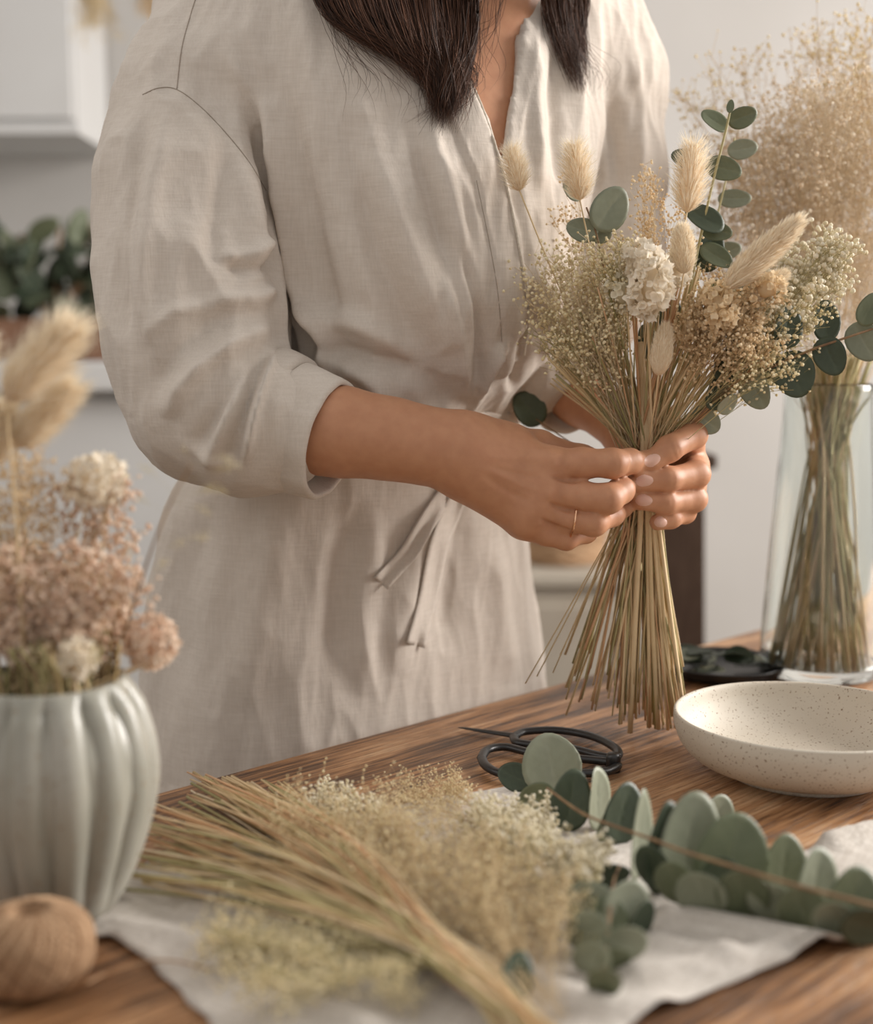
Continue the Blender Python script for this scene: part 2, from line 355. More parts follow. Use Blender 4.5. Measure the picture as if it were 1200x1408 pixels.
DRESS_STROKES = [
    # near sleeve, long soft folds
    ([(205, 150), (178, 260), (170, 380), (180, 480)], 14, -.005), ([(235, 150), (205, 270), (198, 390), (215, 500)], 16, .004),
    ([(330, 215), (345, 280), (352, 340), (340, 400)], 16, .006), ([(310, 190), (300, 280), (290, 360)], 15, -.004),
    ([(378, 330), (340, 350), (300, 350)], 9, .005), ([(380, 358), (345, 372), (310, 366)], 8, -.005), ([(386, 395), (345, 410), (290, 412)], 12, .005),
    ([(372, 450), (320, 475), (262, 520), (225, 575)], 16, .008), ([(372, 470), (330, 520), (290, 580), (262, 632)], 14, -.0055),
    ([(352, 480), (322, 540), (300, 600), (285, 645)], 11, .006), ([(366, 490), (345, 545), (322, 610), (310, 655)], 9, -.006),
    ([(340, 430), (280, 450), (230, 500), (200, 555)], 16, -.004), ([(300, 420), (240, 430), (200, 470)], 12, .003),
    ([(375, 485), (352, 560), (335, 640)], 8, .008), ([(250, 610), (290, 632), (330, 645)], 9, .003),
    # torso folds left of the placket
    ([(365, 150), (395, 290), (415, 400), (450, 470), (430, 520)], 13, .011, BD), ([(345, 130), (372, 250), (385, 330), (392, 400)], 12, -.010, BD),
    ([(395, 130), (425, 270), (450, 400), (470, 450)], 14, -.006, BD), ([(300, 60), (360, 150), (400, 260)], 16, .004, BD),
    ([(520, 200), (560, 330), (600, 440), (625, 520)], 22, .008, BD), ([(480, 180), (510, 330), (560, 450), (600, 540)], 18, -.006, BD),
    ([(560, 160), (590, 270), (615, 360)], 12, -.005, BD), ([(590, 170), (625, 300), (645, 420), (650, 520)], 13, .007, BD),
    ([(610, 380), (628, 460), (640, 540)], 10, .006, BD), ([(630, 330), (655, 440), (655, 530)], 9, -.008, BD),
    ([(400, 430), (470, 440), (540, 470), (600, 510)], 18, .006, BD), ([(450, 500), (520, 520), (600, 545)], 14, .006, BD), ([(420, 470), (500, 490), (570, 510)], 12, -.005, BD),
    ([(690, 470), (670, 505), (655, 545)], 8, .010, BD), ([(720, 450), (712, 500), (700, 540)], 9, -.006, BD), ([(740, 380), (750, 440), (745, 500)], 10, .006, BD),
    # right side of the chest
    ([(735, 60), (735, 160), (745, 260)], 10, .004, BD), ([(760, 60), (765, 170), (770, 280)], 10, -.005, BD), ([(790, 60), (800, 170), (805, 280)], 12, .005, BD),
    ([(835, 50), (845, 160), (850, 280)], 12, -.005, (1.2, 1.7)), ([(870, 60), (880, 160), (878, 260)], 10, .004, (1.2, 1.7)),
    ([(500, 520), (560, 552), (640, 560)], 12, .010, BD), ([(560, 585), (620, 590), (680, 575)], 8, -.010, BD),
    # skirt
    ([(600, 680), (560, 800), (540, 930)], 22, .006, BD), ([(640, 680), (620, 800), (610, 900)], 18, -.006, BD), ([(680, 740), (690, 850), (700, 940)], 22, .006, BD),
    ([(480, 690), (470, 800), (450, 940)], 28, -.005, BD), ([(380, 700), (360, 820), (330, 980)], 30, .005, BD), ([(290, 690), (260, 800), (240, 960)], 24, -.005, BD),
    ([(520, 700), (500, 820), (500, 960)], 20, .004, BD), ([(240, 680), (222, 800), (212, 960)], 14, .004, BD),
]
STEP_POLYS = [  # raised layers of cloth: (pixel polygon, height m)
    ([(625, 66), (690, 222), (712, 320), (728, 440), (715, 500), (690, 520), (690, 480), (690, 440), (672, 330), (655, 245), (600, 120)], .0035),
    ([(722, 0), (712, 70), (700, 150), (690, 222), (702, 250), (722, 150), (735, 70), (748, 0)], .002),
]
def build_person():
    root = empty('person', (-0.07, 1.38, 0), 'person in a loose oatmeal linen wrap dress with rolled sleeves holding a dried bouquet', 'person')
    # --- dress
    V, Q = nets(dressF, (-0.45, 0.98, 0.0), (0.42, 1.66, 1.60), 0.0029)
    V = relax(V, Q, 3, 0.6); N = vnormals(V, Q); px, py, dep = proj(V)
    D = stroke_disp(V, N, px, py, dep, DRESS_STROKES)
    D = 1.55*D[:, None]; V = V+N*D
    # broad irregular rumples
    g = lambda s, o: np.sin(V@np.array(s)+o)
    from mathutils import noise
    vis = np.nonzero((V[:, 2] > .68) & (N[:, 1] < .3))[0]; cr = np.zeros(len(V)); sc1 = np.array([26, 26, 8.0]); sc2 = np.array([60, 60, 22.0])
    for i in vis:
        q = V[i]; a = noise.noise((q[0]*26+q[2]*3, q[1]*26, q[2]*8)); b_ = noise.noise((q[0]*62-q[2]*7, q[1]*62, q[2]*24))
        cr[i] = (abs(a)-.22)*-.0085+(.2-abs(b_))*.0026
    amp = np.where(V[:, 2] > 1.03, 1.0, .55); V = V+N*(cr*amp)[:, None]
    rum = 0.0016*g((21, 17, 9), 1)*g((-13, 8, 14), 2)+0.0011*g((47, -35, 22), .5)*g((25, 31, -18), 1.7)
    V = V+N*rum[:, None]
    face = np.clip(-N[:, 1]*2, 0, 1)
    for poly, h in STEP_POLYS:
        sd = poly_sd(px, py, poly); V = V+N*(h*np.clip(0.5-sd/3.0, 0, 1)*face)[:, None]
    dress = bpy.data.objects.new('dress', mesh_np('dress', V, Q, [M['linen']])); link(dress, root); dress.matrix_parent_inverse = world_inv(root)
    # --- body
    V0, Q0 = V, Q; RT0 = np.array([1.0, 0, 0]); UPV0 = np.array([0, SP, CP])
    base = Group(.02).chain(FOREARM_R).chain([(600, 616, 1.105, 46), (640, 622, 1.105, 42)])
    for j in ((752, 640, 1.108, 24), (746, 672, 1.103, 24), (734, 698, 1.103, 22), (718, 716, 1.108, 20)):
        base.chain([(640, 628, 1.106, 38), j], .018)
    base.chain([(640, 612, 1.11, 38), (705, 612, 1.115, 27)], .02).chain([(650, 650, 1.11, 36), (720, 705, 1.115, 22)], .02)
    fr = []
    fr.append(Group(.006).chain([(752, 640, 1.108, 24), (800, 637, 1.095, 20.5), (842, 637, 1.09, 19.5), (866, 634, 1.105, 16.5), (874, 634, 1.118, 13)]))
    fr.append(Group(.006).chain([(746, 672, 1.103, 24), (795, 682, 1.09, 21), (836, 686, 1.085, 20), (854, 674, 1.10, 17.5), (856, 668, 1.12, 14)]))
    fr.append(Group(.006).chain([(734, 698, 1.103, 22), (780, 713, 1.093, 18.5), (816, 719, 1.09, 18), (842, 708, 1.11, 15), (856, 700, 1.13, 13)]))
    fr.append(Group(.006).chain([(718, 716, 1.108, 20), (750, 733, 1.10, 16.5), (778, 741, 1.10, 15), (806, 733, 1.12, 13), (820, 724, 1.14, 11)]))
    fr.append(Group(.008).chain([(690, 606, 1.12, 26), (742, 611, 1.135, 18), (800, 628, 1.15, 15), (858, 642, 1.158, 13)]))
    # knuckles
    for g_, js in ((base, [(757, 634, 1.092, 13), (750, 675, 1.088, 13), (738, 703, 1.088, 12), (722, 722, 1.094, 11)]),):
        for j in js: p = at(*j[:3]); g_.seg(p, p+1e-4, j[3]*j[2]/FP, j[3]*j[2]/FP, .02)
    baseL = Group(.02).chain(FOREARM_L).chain([(868, 603, 1.225, 29), (890, 612, 1.215, 30)])
    mc = [(946, 606, 1.19, 20), (953, 642, 1.192, 20), (949, 672, 1.19, 18), (936, 694, 1.188, 16)]
    for j in mc: baseL.chain([(890, 616, 1.215, 28), j], .018)
    fl = []
    fl.append(Group(.006).chain([mc[0], (953, 598, 1.148, 18.5), (920, 617, 1.125, 17.5), (896, 634, 1.118, 14.5)]))
    fl.append(Group(.006).chain([mc[1], (957, 652, 1.145, 18.5), (918, 659, 1.122, 16.5), (885, 661, 1.118, 14.5)]))
    fl.append(Group(.006).chain([mc[2], (954, 686, 1.148, 17.5), (915, 691, 1.125, 15.5), (884, 688, 1.121, 14)]))
    fl.append(Group(.006).chain([mc[3], (942, 705, 1.155, 14), (922, 713, 1.135, 13), (904, 718, 1.128, 12)]))
    fl.append(Group(.008).chain([(900, 606, 1.20, 24), (876, 612, 1.178, 16), (868, 640, 1.165, 14)]))
    upper = Group(.03).chain([(600, 0, 1.33, 60), (290, 30, 1.30, 62), (262, 260, 1.22, 62), (285, 560, 1.15, 54)]).chain([(600, 0, 1.33, 60), (815, 20, 1.43, 55), (830, 230, 1.40, 55), (740, 500, 1.34, 42)])
    nk = at(672, -60, 1.30); hd = at(705, -330, 1.27)
    neck = Group(.05).seg(nk+[0, 0, -.06], nk+[.01, -.01, .10], .058, .052).seg(hd+[0, .02, .02], hd+[.0, .01, .06], .085, .088).seg(hd+[.01, -.03, -.03], hd+[.022, -.052, -.085], .062, .042)
    nose = Group(.01).seg(hd+[.046, -.108, .02], hd+[.058, -.128, -.02], .008, .012).seg(hd+[.042, -.098, -.055], hd+[.044, -.10, -.058], .02, .018, .015)
    for sx in (-1, 1):
        e = hd+[.045+sx*.03, -.082+sx*.018, .012]; nose.seg(e, e+[0, 0, 1e-4], .014, .014)
        e = hd+[sx*.083, .01+sx*.035, 0]; nose.seg(e+[0, 0, .025], e+[0, 0, -.02], .012, .008)
    zc = 1.19
    def bodyF(P, c, R):
        d = None
        def acc(a, b, k):
            return b if a is None else (a if b is None else smin(a, b, k))
        if c[2]+R > zc-.02:
            px, py, dep = proj(P); vd = poly_sd(px, py, VNECK)*dep/FP; d = np.maximum(torso(P, .0065+np.clip((vd-.004)*1.2, 0, .026)), zc-P[:, 2]) 
        d = acc(d, upper.ev(P, c, R), .02); d = acc(d, neck.ev(P, c, R), .045); d = acc(d, nose.ev(P, c, R), .012)
        for b, fs in ((base, fr), (baseL, fl)):
            bb = b.ev(P, c, R); tot = bb
            for f_ in fs:
                q = f_.ev(P, c, R)
                if q is None: continue
                q = q if bb is None else smin(bb, q, .0075); tot = q if tot is None else np.minimum(tot, q)
            d = acc(d, tot, .012)
        return d
    V, Q = nets(bodyF, (-0.42, 0.98, 0.90), (0.40, 1.66, 1.88), 0.0021)
    V = relax(V, Q, 2, 0.5); N = vnormals(V, Q); px, py, dep = proj(V)
    creases = [([(838, 622), (842, 637), (840, 654)], 1.6, -.0007), ([(846, 622), (850, 637), (848, 654)], 1.5, -.0006), ([(834, 668), (840, 686), (836, 704)], 1.6, -.0007), ([(812, 704), (818, 719), (812, 736)], 1.6, -.0006),
               ([(918, 602), (925, 616), (930, 634)], 1.5, -.0007), ([(924, 600), (931, 614), (936, 630)], 1.4, -.0005), ([(924, 646), (926, 660), (924, 674)], 1.5, -.0006), ([(922, 680), (924, 691), (922, 704)], 1.4, -.0006),
               ([(866, 620), (868, 634), (864, 648)], 1.5, -.0005), ([(662, 640), (710, 652), (745, 660)], 5, -.0010), ([(660, 650), (700, 676), (730, 690)], 5, -.0010), ([(665, 628), (715, 630), (755, 630)], 5, .0009),
               ([(665, 640), (710, 664), (742, 675)], 4, .0009), ([(618, 580), (622, 615), (614, 655)], 2.5, -.0006), ([(800, 661), (778, 660), (758, 656)], 3, -.0032), ([(800, 704), (775, 700), (752, 690)], 3, -.0032), ([(785, 731), (762, 724), (742, 713)], 3, -.0030), ([(834, 628), (838, 637), (834, 648)], 3, .0005), ([(778, 622), (762, 632), (770, 645)], 7, .0012), ([(764, 672), (756, 680), (762, 690)], 6, .0012)]
    V = V+N*stroke_disp(V, N, px, py, dep, creases)[:, None]
    VB, QB = V, Q; body = bpy.data.objects.new('body', mesh_np('body', V, Q, [M['skin']])); link(body, root); body.matrix_parent_inverse = world_inv(root)
    # --- surface lookup along the view, used to lay trims on the cloth
    dg = BVHTree.FromPolygons(V0.tolist(), Q0.tolist()); cam0 = Vector((0, 0, CZ))
    def hit(x, y, off=0.0):
        d = Vector(at(x, y, 1.0))-cam0; d.normalize(); loc, n, *_ = dg.ray_cast(cam0, d)
        return None if loc is None else np.array(loc-d*off)
    def laid(path, n, off):
        P = [hit(x, y, off) for x, y in smoothcurve(path, n)]; return np.array([p for p in P if p is not None])
    for path in ([(272, -12), (262, 20), (250, 65), (243, 122)], [(196, 130), (218, 121), (243, 123), (275, 146), (310, 182), (342, 222), (366, 262)]):
        b = MB(); P = laid(path, 60, .0003); b.tube(P, .00042, 5); b.build('seam', M['seam'], dress)
    b = MB(); b.tube(laid([(655, 248), (672, 330), (684, 400), (690, 470)], 60, .0), .0003, 5); b.build('seam', M['seam'], dress)
    b = MB(); b.tube(laid([(619, 60), (640, 98), (664, 150), (686, 216), (698, 262), (711, 325), (722, 390), (727, 440), (720, 490)], 110, .0012), .0011, 8); b.build('neckline_edge', M['hem'], dress)
    # rolled cuffs
    def cuff(c0, c1, up, Y0, Y1, r1, r2, prof, wob=.02):
        a = at(*c0, Y0); e = at(*c1, Y1); ax = e-a; ln = np.linalg.norm(ax); ax /= ln
        e1 = RT0*up[0]-UPV0*up[1]; e1 = e1-ax*(e1@ax)*.0; e1 /= np.linalg.norm(e1); e2 = np.cross(ax, e1); e2 /= np.linalg.norm(e2)
        b = MB(); n = 72; an = np.arange(n)*2*math.pi/n; R = []
        for s_, dr in prof:
            k = 1+wob*np.sin(2*an+1+s_*2)+wob*.6*np.sin(5*an+s_*3)+.008*np.sin(11*an+2)
            R.append(a+ax*ln*s_+np.outer(np.cos(an)*(r1*(1-.10*s_)+dr)*k, e1)+np.outer(np.sin(an)*(r2*(1-.10*s_)+dr)*k, e2))
        b.add(np.concatenate(R), [(i*n+j, i*n+(j+1) % n, (i+1)*n+(j+1) % n, (i+1)*n+j) for i in range(len(prof)-1) for j in range(n)]); return b.build('sleeve_cuff', M['linen'], dress)
    PR = [(-.06, -.010), (-.03, -.001), (0, .0035), (.05, .0055), (.15, .0062), (.30, .0058), (.36, .0045), (.385, .0015), (.39, -.001), (.41, .001), (.45, .0026), (.6, .0030), (.8, .0028), (.95, .0030), (1.0, .0022), (1.02, .0), (1.0, -.0022), (.9, -.003), (.6, -.004), (.3, -.006)]
    cuff((371, 572), (456, 605), (-.26, .966), 1.138, 1.112, 88/FP*1.125, .048, smoothcurve(PR, 60))
    cuff((752, 522), (778, 552), (.62, .78), 1.318, 1.296, .030, .034, smoothcurve(PR, 40), .03)
    # tie at the waist: a gathered band and two hanging ends
    b = MB(); n = 140; R = []
    for zz, dr in ((-.016, .002), (-.012, .006), (-.004, .008), (.004, .0075), (.012, .006), (.016, .001)):
        z = at(600, 583, 1.33)[2]+zz; u_ = (z-ZT[0])/(ZT[-1]-ZT[0])*(len(ZT)-1); r = TABS[int(u_)]; an = np.arange(n)*2*math.pi/n; k = dr+.0012*np.sin(an*37+zz*200)
        x = np.sign(np.cos(an))*np.abs(np.cos(an))**.87*(r[3]+k); y = np.sign(np.sin(an))*np.abs(np.sin(an))**.87*(r[4]+k); c_, s_ = math.cos(r[5]), math.sin(r[5]); R.append(np.stack([r[1]+x*c_-y*s_, r[2]+x*s_+y*c_, np.full(n, z)], 1))
    b.add(np.concatenate(R), [(i*n+j, i*n+(j+1) % n, (i+1)*n+(j+1) % n, (i+1)*n+j) for i in range(5) for j in range(n)]); b.build('waist_tie', M['linen'], dress)
    for path, wd in (([(636, 640), (618, 672), (592, 712), (560, 762), (524, 803)], 11), ([(640, 640), (630, 682), (604, 752), (588, 830), (572, 888)], 12)):
        C_ = smoothcurve(path, 40); T = np.gradient(C_, axis=0); T /= np.linalg.norm(T, axis=1)[:, None]; Nn = np.stack([-T[:, 1], T[:, 0]], 1); b = MB(); m = 7; G = []
        for i, c_ in enumerate(C_):
            w = wd*(.55+.5*min(1, i/14)); h0 = hit(*c_, 0)
            for j in range(m):
                q = c_+Nn[i]*w*(j/(m-1)*2-1); h = hit(*q, .0035+.0030*math.cos(j/(m-1)*6.28*1.0)+.0016*math.sin(i*.35+j)); G.append(h if h is not None else h0)
        G = np.array(G); F = [(i*m+j, i*m+j+1, (i+1)*m+j+1, (i+1)*m+j) for i in range(39) for j in range(m-1)]; b.add(G, F); o = b.build('tie_end', M['linen'], dress); md = o.modifiers.new('thickness', 'SOLIDIFY'); md.thickness = .0012
    # ring and nails
    Yr = 1.093; p = at(786, 714, Yr); axd = at(816, 719, Yr)-at(780, 713, Yr); axd /= np.linalg.norm(axd); Fm = frame(axd); an = np.linspace(0, 2*math.pi, 49); rr = 19.2*Yr/FP
    bb = BVHTree.FromPolygons(VB.tolist(), QB.tolist()); p = at(788, 714.5, Yr); RP = []
    for t in an[:-1]:
        dr = Fm[:, 0]*math.cos(t)+Fm[:, 1]*math.sin(t); loc, *_ = bb.ray_cast(Vector(p), Vector(dr)); dist = min(np.linalg.norm(np.array(loc)-p) if loc is not None else rr, 25*Yr/FP); RP.append(dist)
    RP = np.array(RP); RP = (RP+np.roll(RP, 1)+np.roll(RP, -1)+np.roll(RP, 2)+np.roll(RP, -2))/5+.0004; RP = np.append(RP, RP[0])
    b = MB(); b.tube(p+np.outer(np.cos(an)*RP, Fm[:, 0])+np.outer(np.sin(an)*RP, Fm[:, 1]), .00095, 8, cap=False); b.build('ring', M['gold'], root)
    for x, y, lx, ly, ang in ((897, 633, 12, 9, 28), (886, 661, 12.5, 9, 4), (885, 688, 12.5, 9, -5), (908, 718, 9.5, 8, -12)):
        a = math.radians(ang); g = [(0, 0)]+[(i/4*math.cos(t), i/4*math.sin(t)) for i in range(1, 5) for t in np.linspace(0, 2*math.pi, 20, endpoint=False)]; Vn = []
        for u_, v_ in g:
            k = 1 if u_ < 0 else .9; X = x+(u_*lx*math.cos(a)+v_*ly*k*math.sin(a)); Y_ = y+(-u_*lx*math.sin(a)+v_*ly*k*math.cos(a)); d = Vector(at(X, Y_, 1.0))-cam0; d.normalize(); loc, nn, *_ = bb.ray_cast(cam0, d); rim = math.hypot(u_, v_)
            Vn.append(np.array(loc+nn*(.0008*(1-rim**4)-.00005)) if loc is not None else Vn[-1])
        b = MB(); F = [(0, 1+j, 1+(j+1) % 20) for j in range(20)]+[(1+i*20+j, 1+(i+1)*20+j, 1+(i+1)*20+(j+1) % 20, 1+i*20+(j+1) % 20) for i in range(3) for j in range(20)]; b.add(Vn, F); b.build('fingernail', M['nail'], body)
    # --- hair
    def sY(x, y):
        h = hit(x, y, 0); d = Vector(at(x, y, 1.0))-cam0; d.normalize(); l2, *_ = bb.ray_cast(cam0, d); c_ = [q for q in ((h[1] if h is not None else 9), (l2[1] if l2 is not None else 9)) if q < 1.5]
        return min(c_) if c_ else None
    def strand(b, pts, r, tone, wave, lift):
        Q_ = smoothcurve(pts, 22); t = np.linspace(0, 1, 22); ph = rng.uniform(0, 6.28); f = rng.uniform(5, 9); P = []
        Q_[:, 0] += wave*np.sin(t*f+ph)*t; lastY = None
        for k, (x, y) in enumerate(Q_):
            Yy = sY(x, y) if y > -40 else None; tgt = (Yy if Yy is not None else 1.205)-lift*(1-.55*t[k]); lastY = tgt if lastY is None else lastY+(tgt-lastY)*.35; P.append(at(x, y, min(lastY, tgt if Yy is not None else 9)))
        P = np.array(P); up = t < .35; P[:, 1] += np.where(up, (.35-t)*.12, 0)
        b.tube(P, r*(1-.85*t**3), 3, 0, tone, cap=False)
    b = MB()
    for _ in range(1900):
        u_ = rng.random(); x0 = 425+235*u_; k = rng.random(); ey = 60+115*(1-(1-u_)**1.5)*(1-.55*k*k)+rng.normal(0, 10); fx = (ey-20)/150; ex = x0+(612-x0)*min(1, .35+.75*fx)+rng.normal(0, 12)
        mid = ((x0+(ex-x0)*.28+10*(u_-.5)), ey*.38); low = (x0+(ex-x0)*.72+6*rng.normal(), ey*.76)
        strand(b, [(x0+40, -230), (x0-4, -110), (x0-2, -30), mid, low, (ex, ey)], rng.uniform(.00025, .0005), rng.random()**1.6, rng.uniform(3, 9), rng.uniform(.004, .030))
    for _ in range(140):
        x0 = rng.uniform(560, 640); strand(b, [(x0, -230), (x0+6, -100), (x0+14, -10), (x0*.5+322, 60), (640+rng.normal(0, 8), 110+rng.normal(0, 10)), (606+rng.normal(0, 16), 158+rng.normal(0, 9))], rng.uniform(.00025, .00045), rng.random(), 5, rng.uniform(.004, .02))
    for _ in range(480):
        u_ = rng.random(); x0 = 744+66*u_; ey = 60+70*rng.random(); ex = x0+(800-x0)*.8*ey/120+rng.normal(0, 5)
        strand(b, [(x0-10, -230), (x0-5, -110), (x0, -10), (x0*.6+ex*.4-3, ey*.45), (ex, ey)], rng.uniform(.00022, .00045), rng.random()**1.6, 5, rng.uniform(.004, .02))
    for _ in range(90):
        k = rng.random()
        if k < .35: x0, ex, ey = rng.uniform(770, 800), rng.uniform(800, 832), rng.uniform(110, 142)
        elif k < .6: x0, ex, ey = rng.uniform(655, 705), rng.uniform(636, 680), rng.uniform(40, 130)
        else: x0, ex, ey = rng.uniform(415, 480), rng.uniform(470, 600), rng.uniform(60, 178)
        strand(b, [(x0, -200), (x0, -60), ((x0*2+ex)/3, ey*.35), (ex+rng.normal(0, 8), ey*.75), (ex, ey)], .00022, rng.random(), 8, .006)
    hc = hd+np.array([0, .02, .03])
    v_, f_ = ICO[3]; Vh = v_*np.array([.108, .118, .115]); Vh = Vh+hc+[-.01, .018, .01]; b.add(Vh, f_, 0, .1)
    b.build('hair', M['hair'], root)
    return root, dress, body
person, dress, body = build_person()

# ------------------------------------------------------------------ more materials
M['wall'] = mat('plaster_wall', (0.52, 0.50, 0.475), 0.9, (0.49, 0.47, 0.445), bump=0.002, scale=3)
M['white'] = mat('white_paint', (0.66, 0.655, 0.64), 0.6, (0.62, 0.61, 0.595), scale=4)
M['floor'] = mat('floor_boards', (0.20, 0.14, 0.09), 0.6, (0.15, 0.10, 0.06), scale=8, mapping=(1, 8, 1))
M['darkwood'] = mat('dark_stained_wood', (0.075, 0.045, 0.03), 0.5, (0.05, 0.028, 0.018), scale=20, mapping=(6, 6, 1))
M['cream'] = mat('cream_petal', (0.90, 0.79, 0.62), 0.8, (0.98, 0.93, 0.83), scale=200, tone=True, trans=0.35)
M['tan'] = mat('tan_floret', (0.78, 0.59, 0.36), 0.8, (0.95, 0.82, 0.60), scale=200, tone=True, trans=0.35)
M['peach'] = mat('peach_floret', (0.78, 0.56, 0.41), 0.8, (0.95, 0.83, 0.70), scale=200, tone=True, trans=0.35)
M['yellow'] = mat('pale_yellow_floret', (0.80, 0.67, 0.40), 0.8, (0.95, 0.87, 0.64), scale=200, tone=True, trans=0.3)
M['white_fl'] = mat('ivory_floret', (0.80, 0.72, 0.52), 0.8, (0.95, 0.90, 0.77), scale=200, tone=True, trans=0.3)
M['straw'] = mat('straw_stem', (0.42, 0.30, 0.14), 0.6, (0.74, 0.56, 0.34), scale=60, tone=True)
M['greenstem'] = mat('green_stem', (0.27, 0.24, 0.10), 0.6, (0.55, 0.47, 0.25), scale=60, tone=True)
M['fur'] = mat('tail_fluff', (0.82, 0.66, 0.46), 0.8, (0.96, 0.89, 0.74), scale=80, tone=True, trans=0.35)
M['rust'] = mat('rusty_stem', (0.42, 0.22, 0.10), 0.6, (0.68, 0.42, 0.24), scale=60, tone=True)
M['pale'] = mat('pale_beige_floret', (0.80, 0.68, 0.52), 0.8, (0.95, 0.89, 0.78), scale=200, tone=True, trans=0.45)
M['palestraw'] = mat('pale_straw_stem', (0.55, 0.42, 0.25), 0.6, (0.82, 0.68, 0.48), scale=60, tone=True)
M['twig'] = mat('reddish_twig', (0.20, 0.115, 0.065), 0.6, (0.30, 0.19, 0.10), scale=90)
def leafmat(name, c1, c2, c3):
    m = mat(name, c1, 0.42, c2, bump=0.0007, scale=55, spec=0.4, tone=True, trans=0.12); return m
M['leaf'] = leafmat('eucalyptus_green', (0.105, 0.128, 0.068), (0.225, 0.245, 0.15), 0)
M['leafpale'] = leafmat('eucalyptus_pale', (0.20, 0.222, 0.15), (0.37, 0.385, 0.285), 0)
M['leafdark'] = leafmat('eucalyptus_dark', (0.035, 0.050, 0.030), (0.095, 0.12, 0.075), 0)
M['iron'] = mat('black_iron', (0.012, 0.012, 0.013), 0.38, (0.02, 0.019, 0.018), bump=0.0003, scale=150, spec=0.6)
M['twine'] = mat('jute_twine', (0.30, 0.175, 0.095), 0.9, (0.50, 0.33, 0.20), scale=300, tone=True)

def wood_mat():
    m = bpy.data.materials.new('oiled_oak'); m.use_nodes = True; N = m.node_tree.nodes; L = m.node_tree.links; b = N['Principled BSDF']
    tc = N.new('ShaderNodeTexCoord')
    def nz(sc, scale, det, dist=0.0, loc=(0, 0, 0)):
        mp = N.new('ShaderNodeMapping'); mp.inputs['Scale'].default_value = sc; mp.inputs['Location'].default_value = loc; L.new(tc.outputs['Object'], mp.inputs[0])
        n = N.new('ShaderNodeTexNoise'); n.inputs['Scale'].default_value = scale; n.inputs['Detail'].default_value = det; n.inputs['Distortion'].default_value = dist; L.new(mp.outputs[0], n.inputs['Vector']); return n.outputs[0]
    big = nz((0.9, 7, 3), 3.2, 6, 1.2); fine = nz((0.6, 16, 8), 22, 8, 0.3); pore = nz((3, 70, 30), 14, 3); patch = nz((1, 1.6, 1), 2.3, 3, 0.5, (3, 1, 0))
    def ma(op, a, c, d=None):
        x = N.new('ShaderNodeMath'); x.operation = op
        for i, q in enumerate((a, c, d)):
            if q is None: continue
            if isinstance(q, (int, float)): x.inputs[i].default_value = q
            else: L.new(q, x.inputs[i])
        return x.outputs[0]
    f = ma('ADD', ma('MULTIPLY', big, 0.45), ma('ADD', ma('MULTIPLY', fine, 0.35), ma('MULTIPLY', patch, 0.25)))
    cr = N.new('ShaderNodeValToRGB'); L.new(f, cr.inputs[0]); e = cr.color_ramp.elements
    e[0].position = 0.40; e[0].color = (0.060, 0.028, 0.014, 1); e[1].position = 0.645; e[1].color = (0.66, 0.43, 0.25, 1)
    for p, c in ((0.455, (0.14, 0.066, 0.030, 1)), (0.515, (0.345, 0.168, 0.072, 1)), (0.575, (0.49, 0.27, 0.135, 1))):
        x = e.new(p); x.color = c
    pr = N.new('ShaderNodeMapRange'); L.new(pore, pr.inputs[0]); pr.inputs[1].default_value = 0.36; pr.inputs[2].default_value = 0.44; pr.inputs[3].default_value = 0.45; pr.inputs[4].default_value = 1
    mx = N.new('ShaderNodeMix'); mx.data_type = 'RGBA'; mx.blend_type = 'MULTIPLY'; mx.inputs[0].default_value = 0.8; L.new(cr.outputs[0], mx.inputs[6]); L.new(pr.outputs[0], mx.inputs[7]); L.new(mx.outputs[2], b.inputs['Base Color'])
    b.inputs['Roughness'].default_value = 0.42; b.inputs['Specular IOR Level'].default_value = 0.45
    bp = N.new('ShaderNodeBump'); bp.inputs['Distance'].default_value = 0.0012; L.new(ma('ADD', ma('MULTIPLY', fine, 1.0), ma('MULTIPLY', pr.outputs[0], 0.35)), bp.inputs['Height']); L.new(bp.outputs[0], b.inputs['Normal'])
    return m
M['oak'] = wood_mat()
def glass_mat():
    m = bpy.data.materials.new('clear_glass'); m.use_nodes = True; b = m.node_tree.nodes['Principled BSDF']
    b.inputs['Transmission Weight'].default_value = 1; b.inputs['Roughness'].default_value = 0.02; b.inputs['IOR'].default_value = 1.46; b.inputs['Base Color'].default_value = (0.95, 0.985, 0.97, 1); return m
M['glass'] = glass_mat()
def glaze(name, base, second, speck, rough, dens, bumpd=0.0006, streak=(1, 1, 1)):
    m = mat(name, base, rough, second, bump=bumpd, scale=14, spec=0.5, mapping=streak); N = m.node_tree.nodes; L = m.node_tree.links; b = N['Principled BSDF']
    old = b.inputs['Base Color'].links[0].from_socket
    tc = N.new('ShaderNodeTexCoord'); v = N.new('ShaderNodeTexNoise'); v.inputs['Scale'].default_value = dens; v.inputs['Detail'].default_value = 1; L.new(tc.outputs['Object'], v.inputs['Vector'])
    mr = N.new('ShaderNodeMapRange'); mr.inputs[1].default_value = 0.655; mr.inputs[2].default_value = 0.71; L.new(v.outputs[0], mr.inputs[0])
    mx = N.new('ShaderNodeMix'); mx.data_type = 'RGBA'; L.new(mr.outputs[0], mx.inputs[0]); L.new(old, mx.inputs[6]); mx.inputs[7].default_value = (*speck, 1); L.new(mx.outputs[2], b.inputs['Base Color']); return m
M['stone'] = glaze('speckled_stoneware', (0.62, 0.565, 0.475), (0.57, 0.51, 0.42), (0.24, 0.16, 0.10), 0.58, 520, 0.0004)
M['celadon'] = glaze('grey_green_glaze', (0.31, 0.30, 0.25), (0.48, 0.46, 0.40), (0.30, 0.25, 0.18), 0.30, 260, 0.0012, (1, 1, .35))

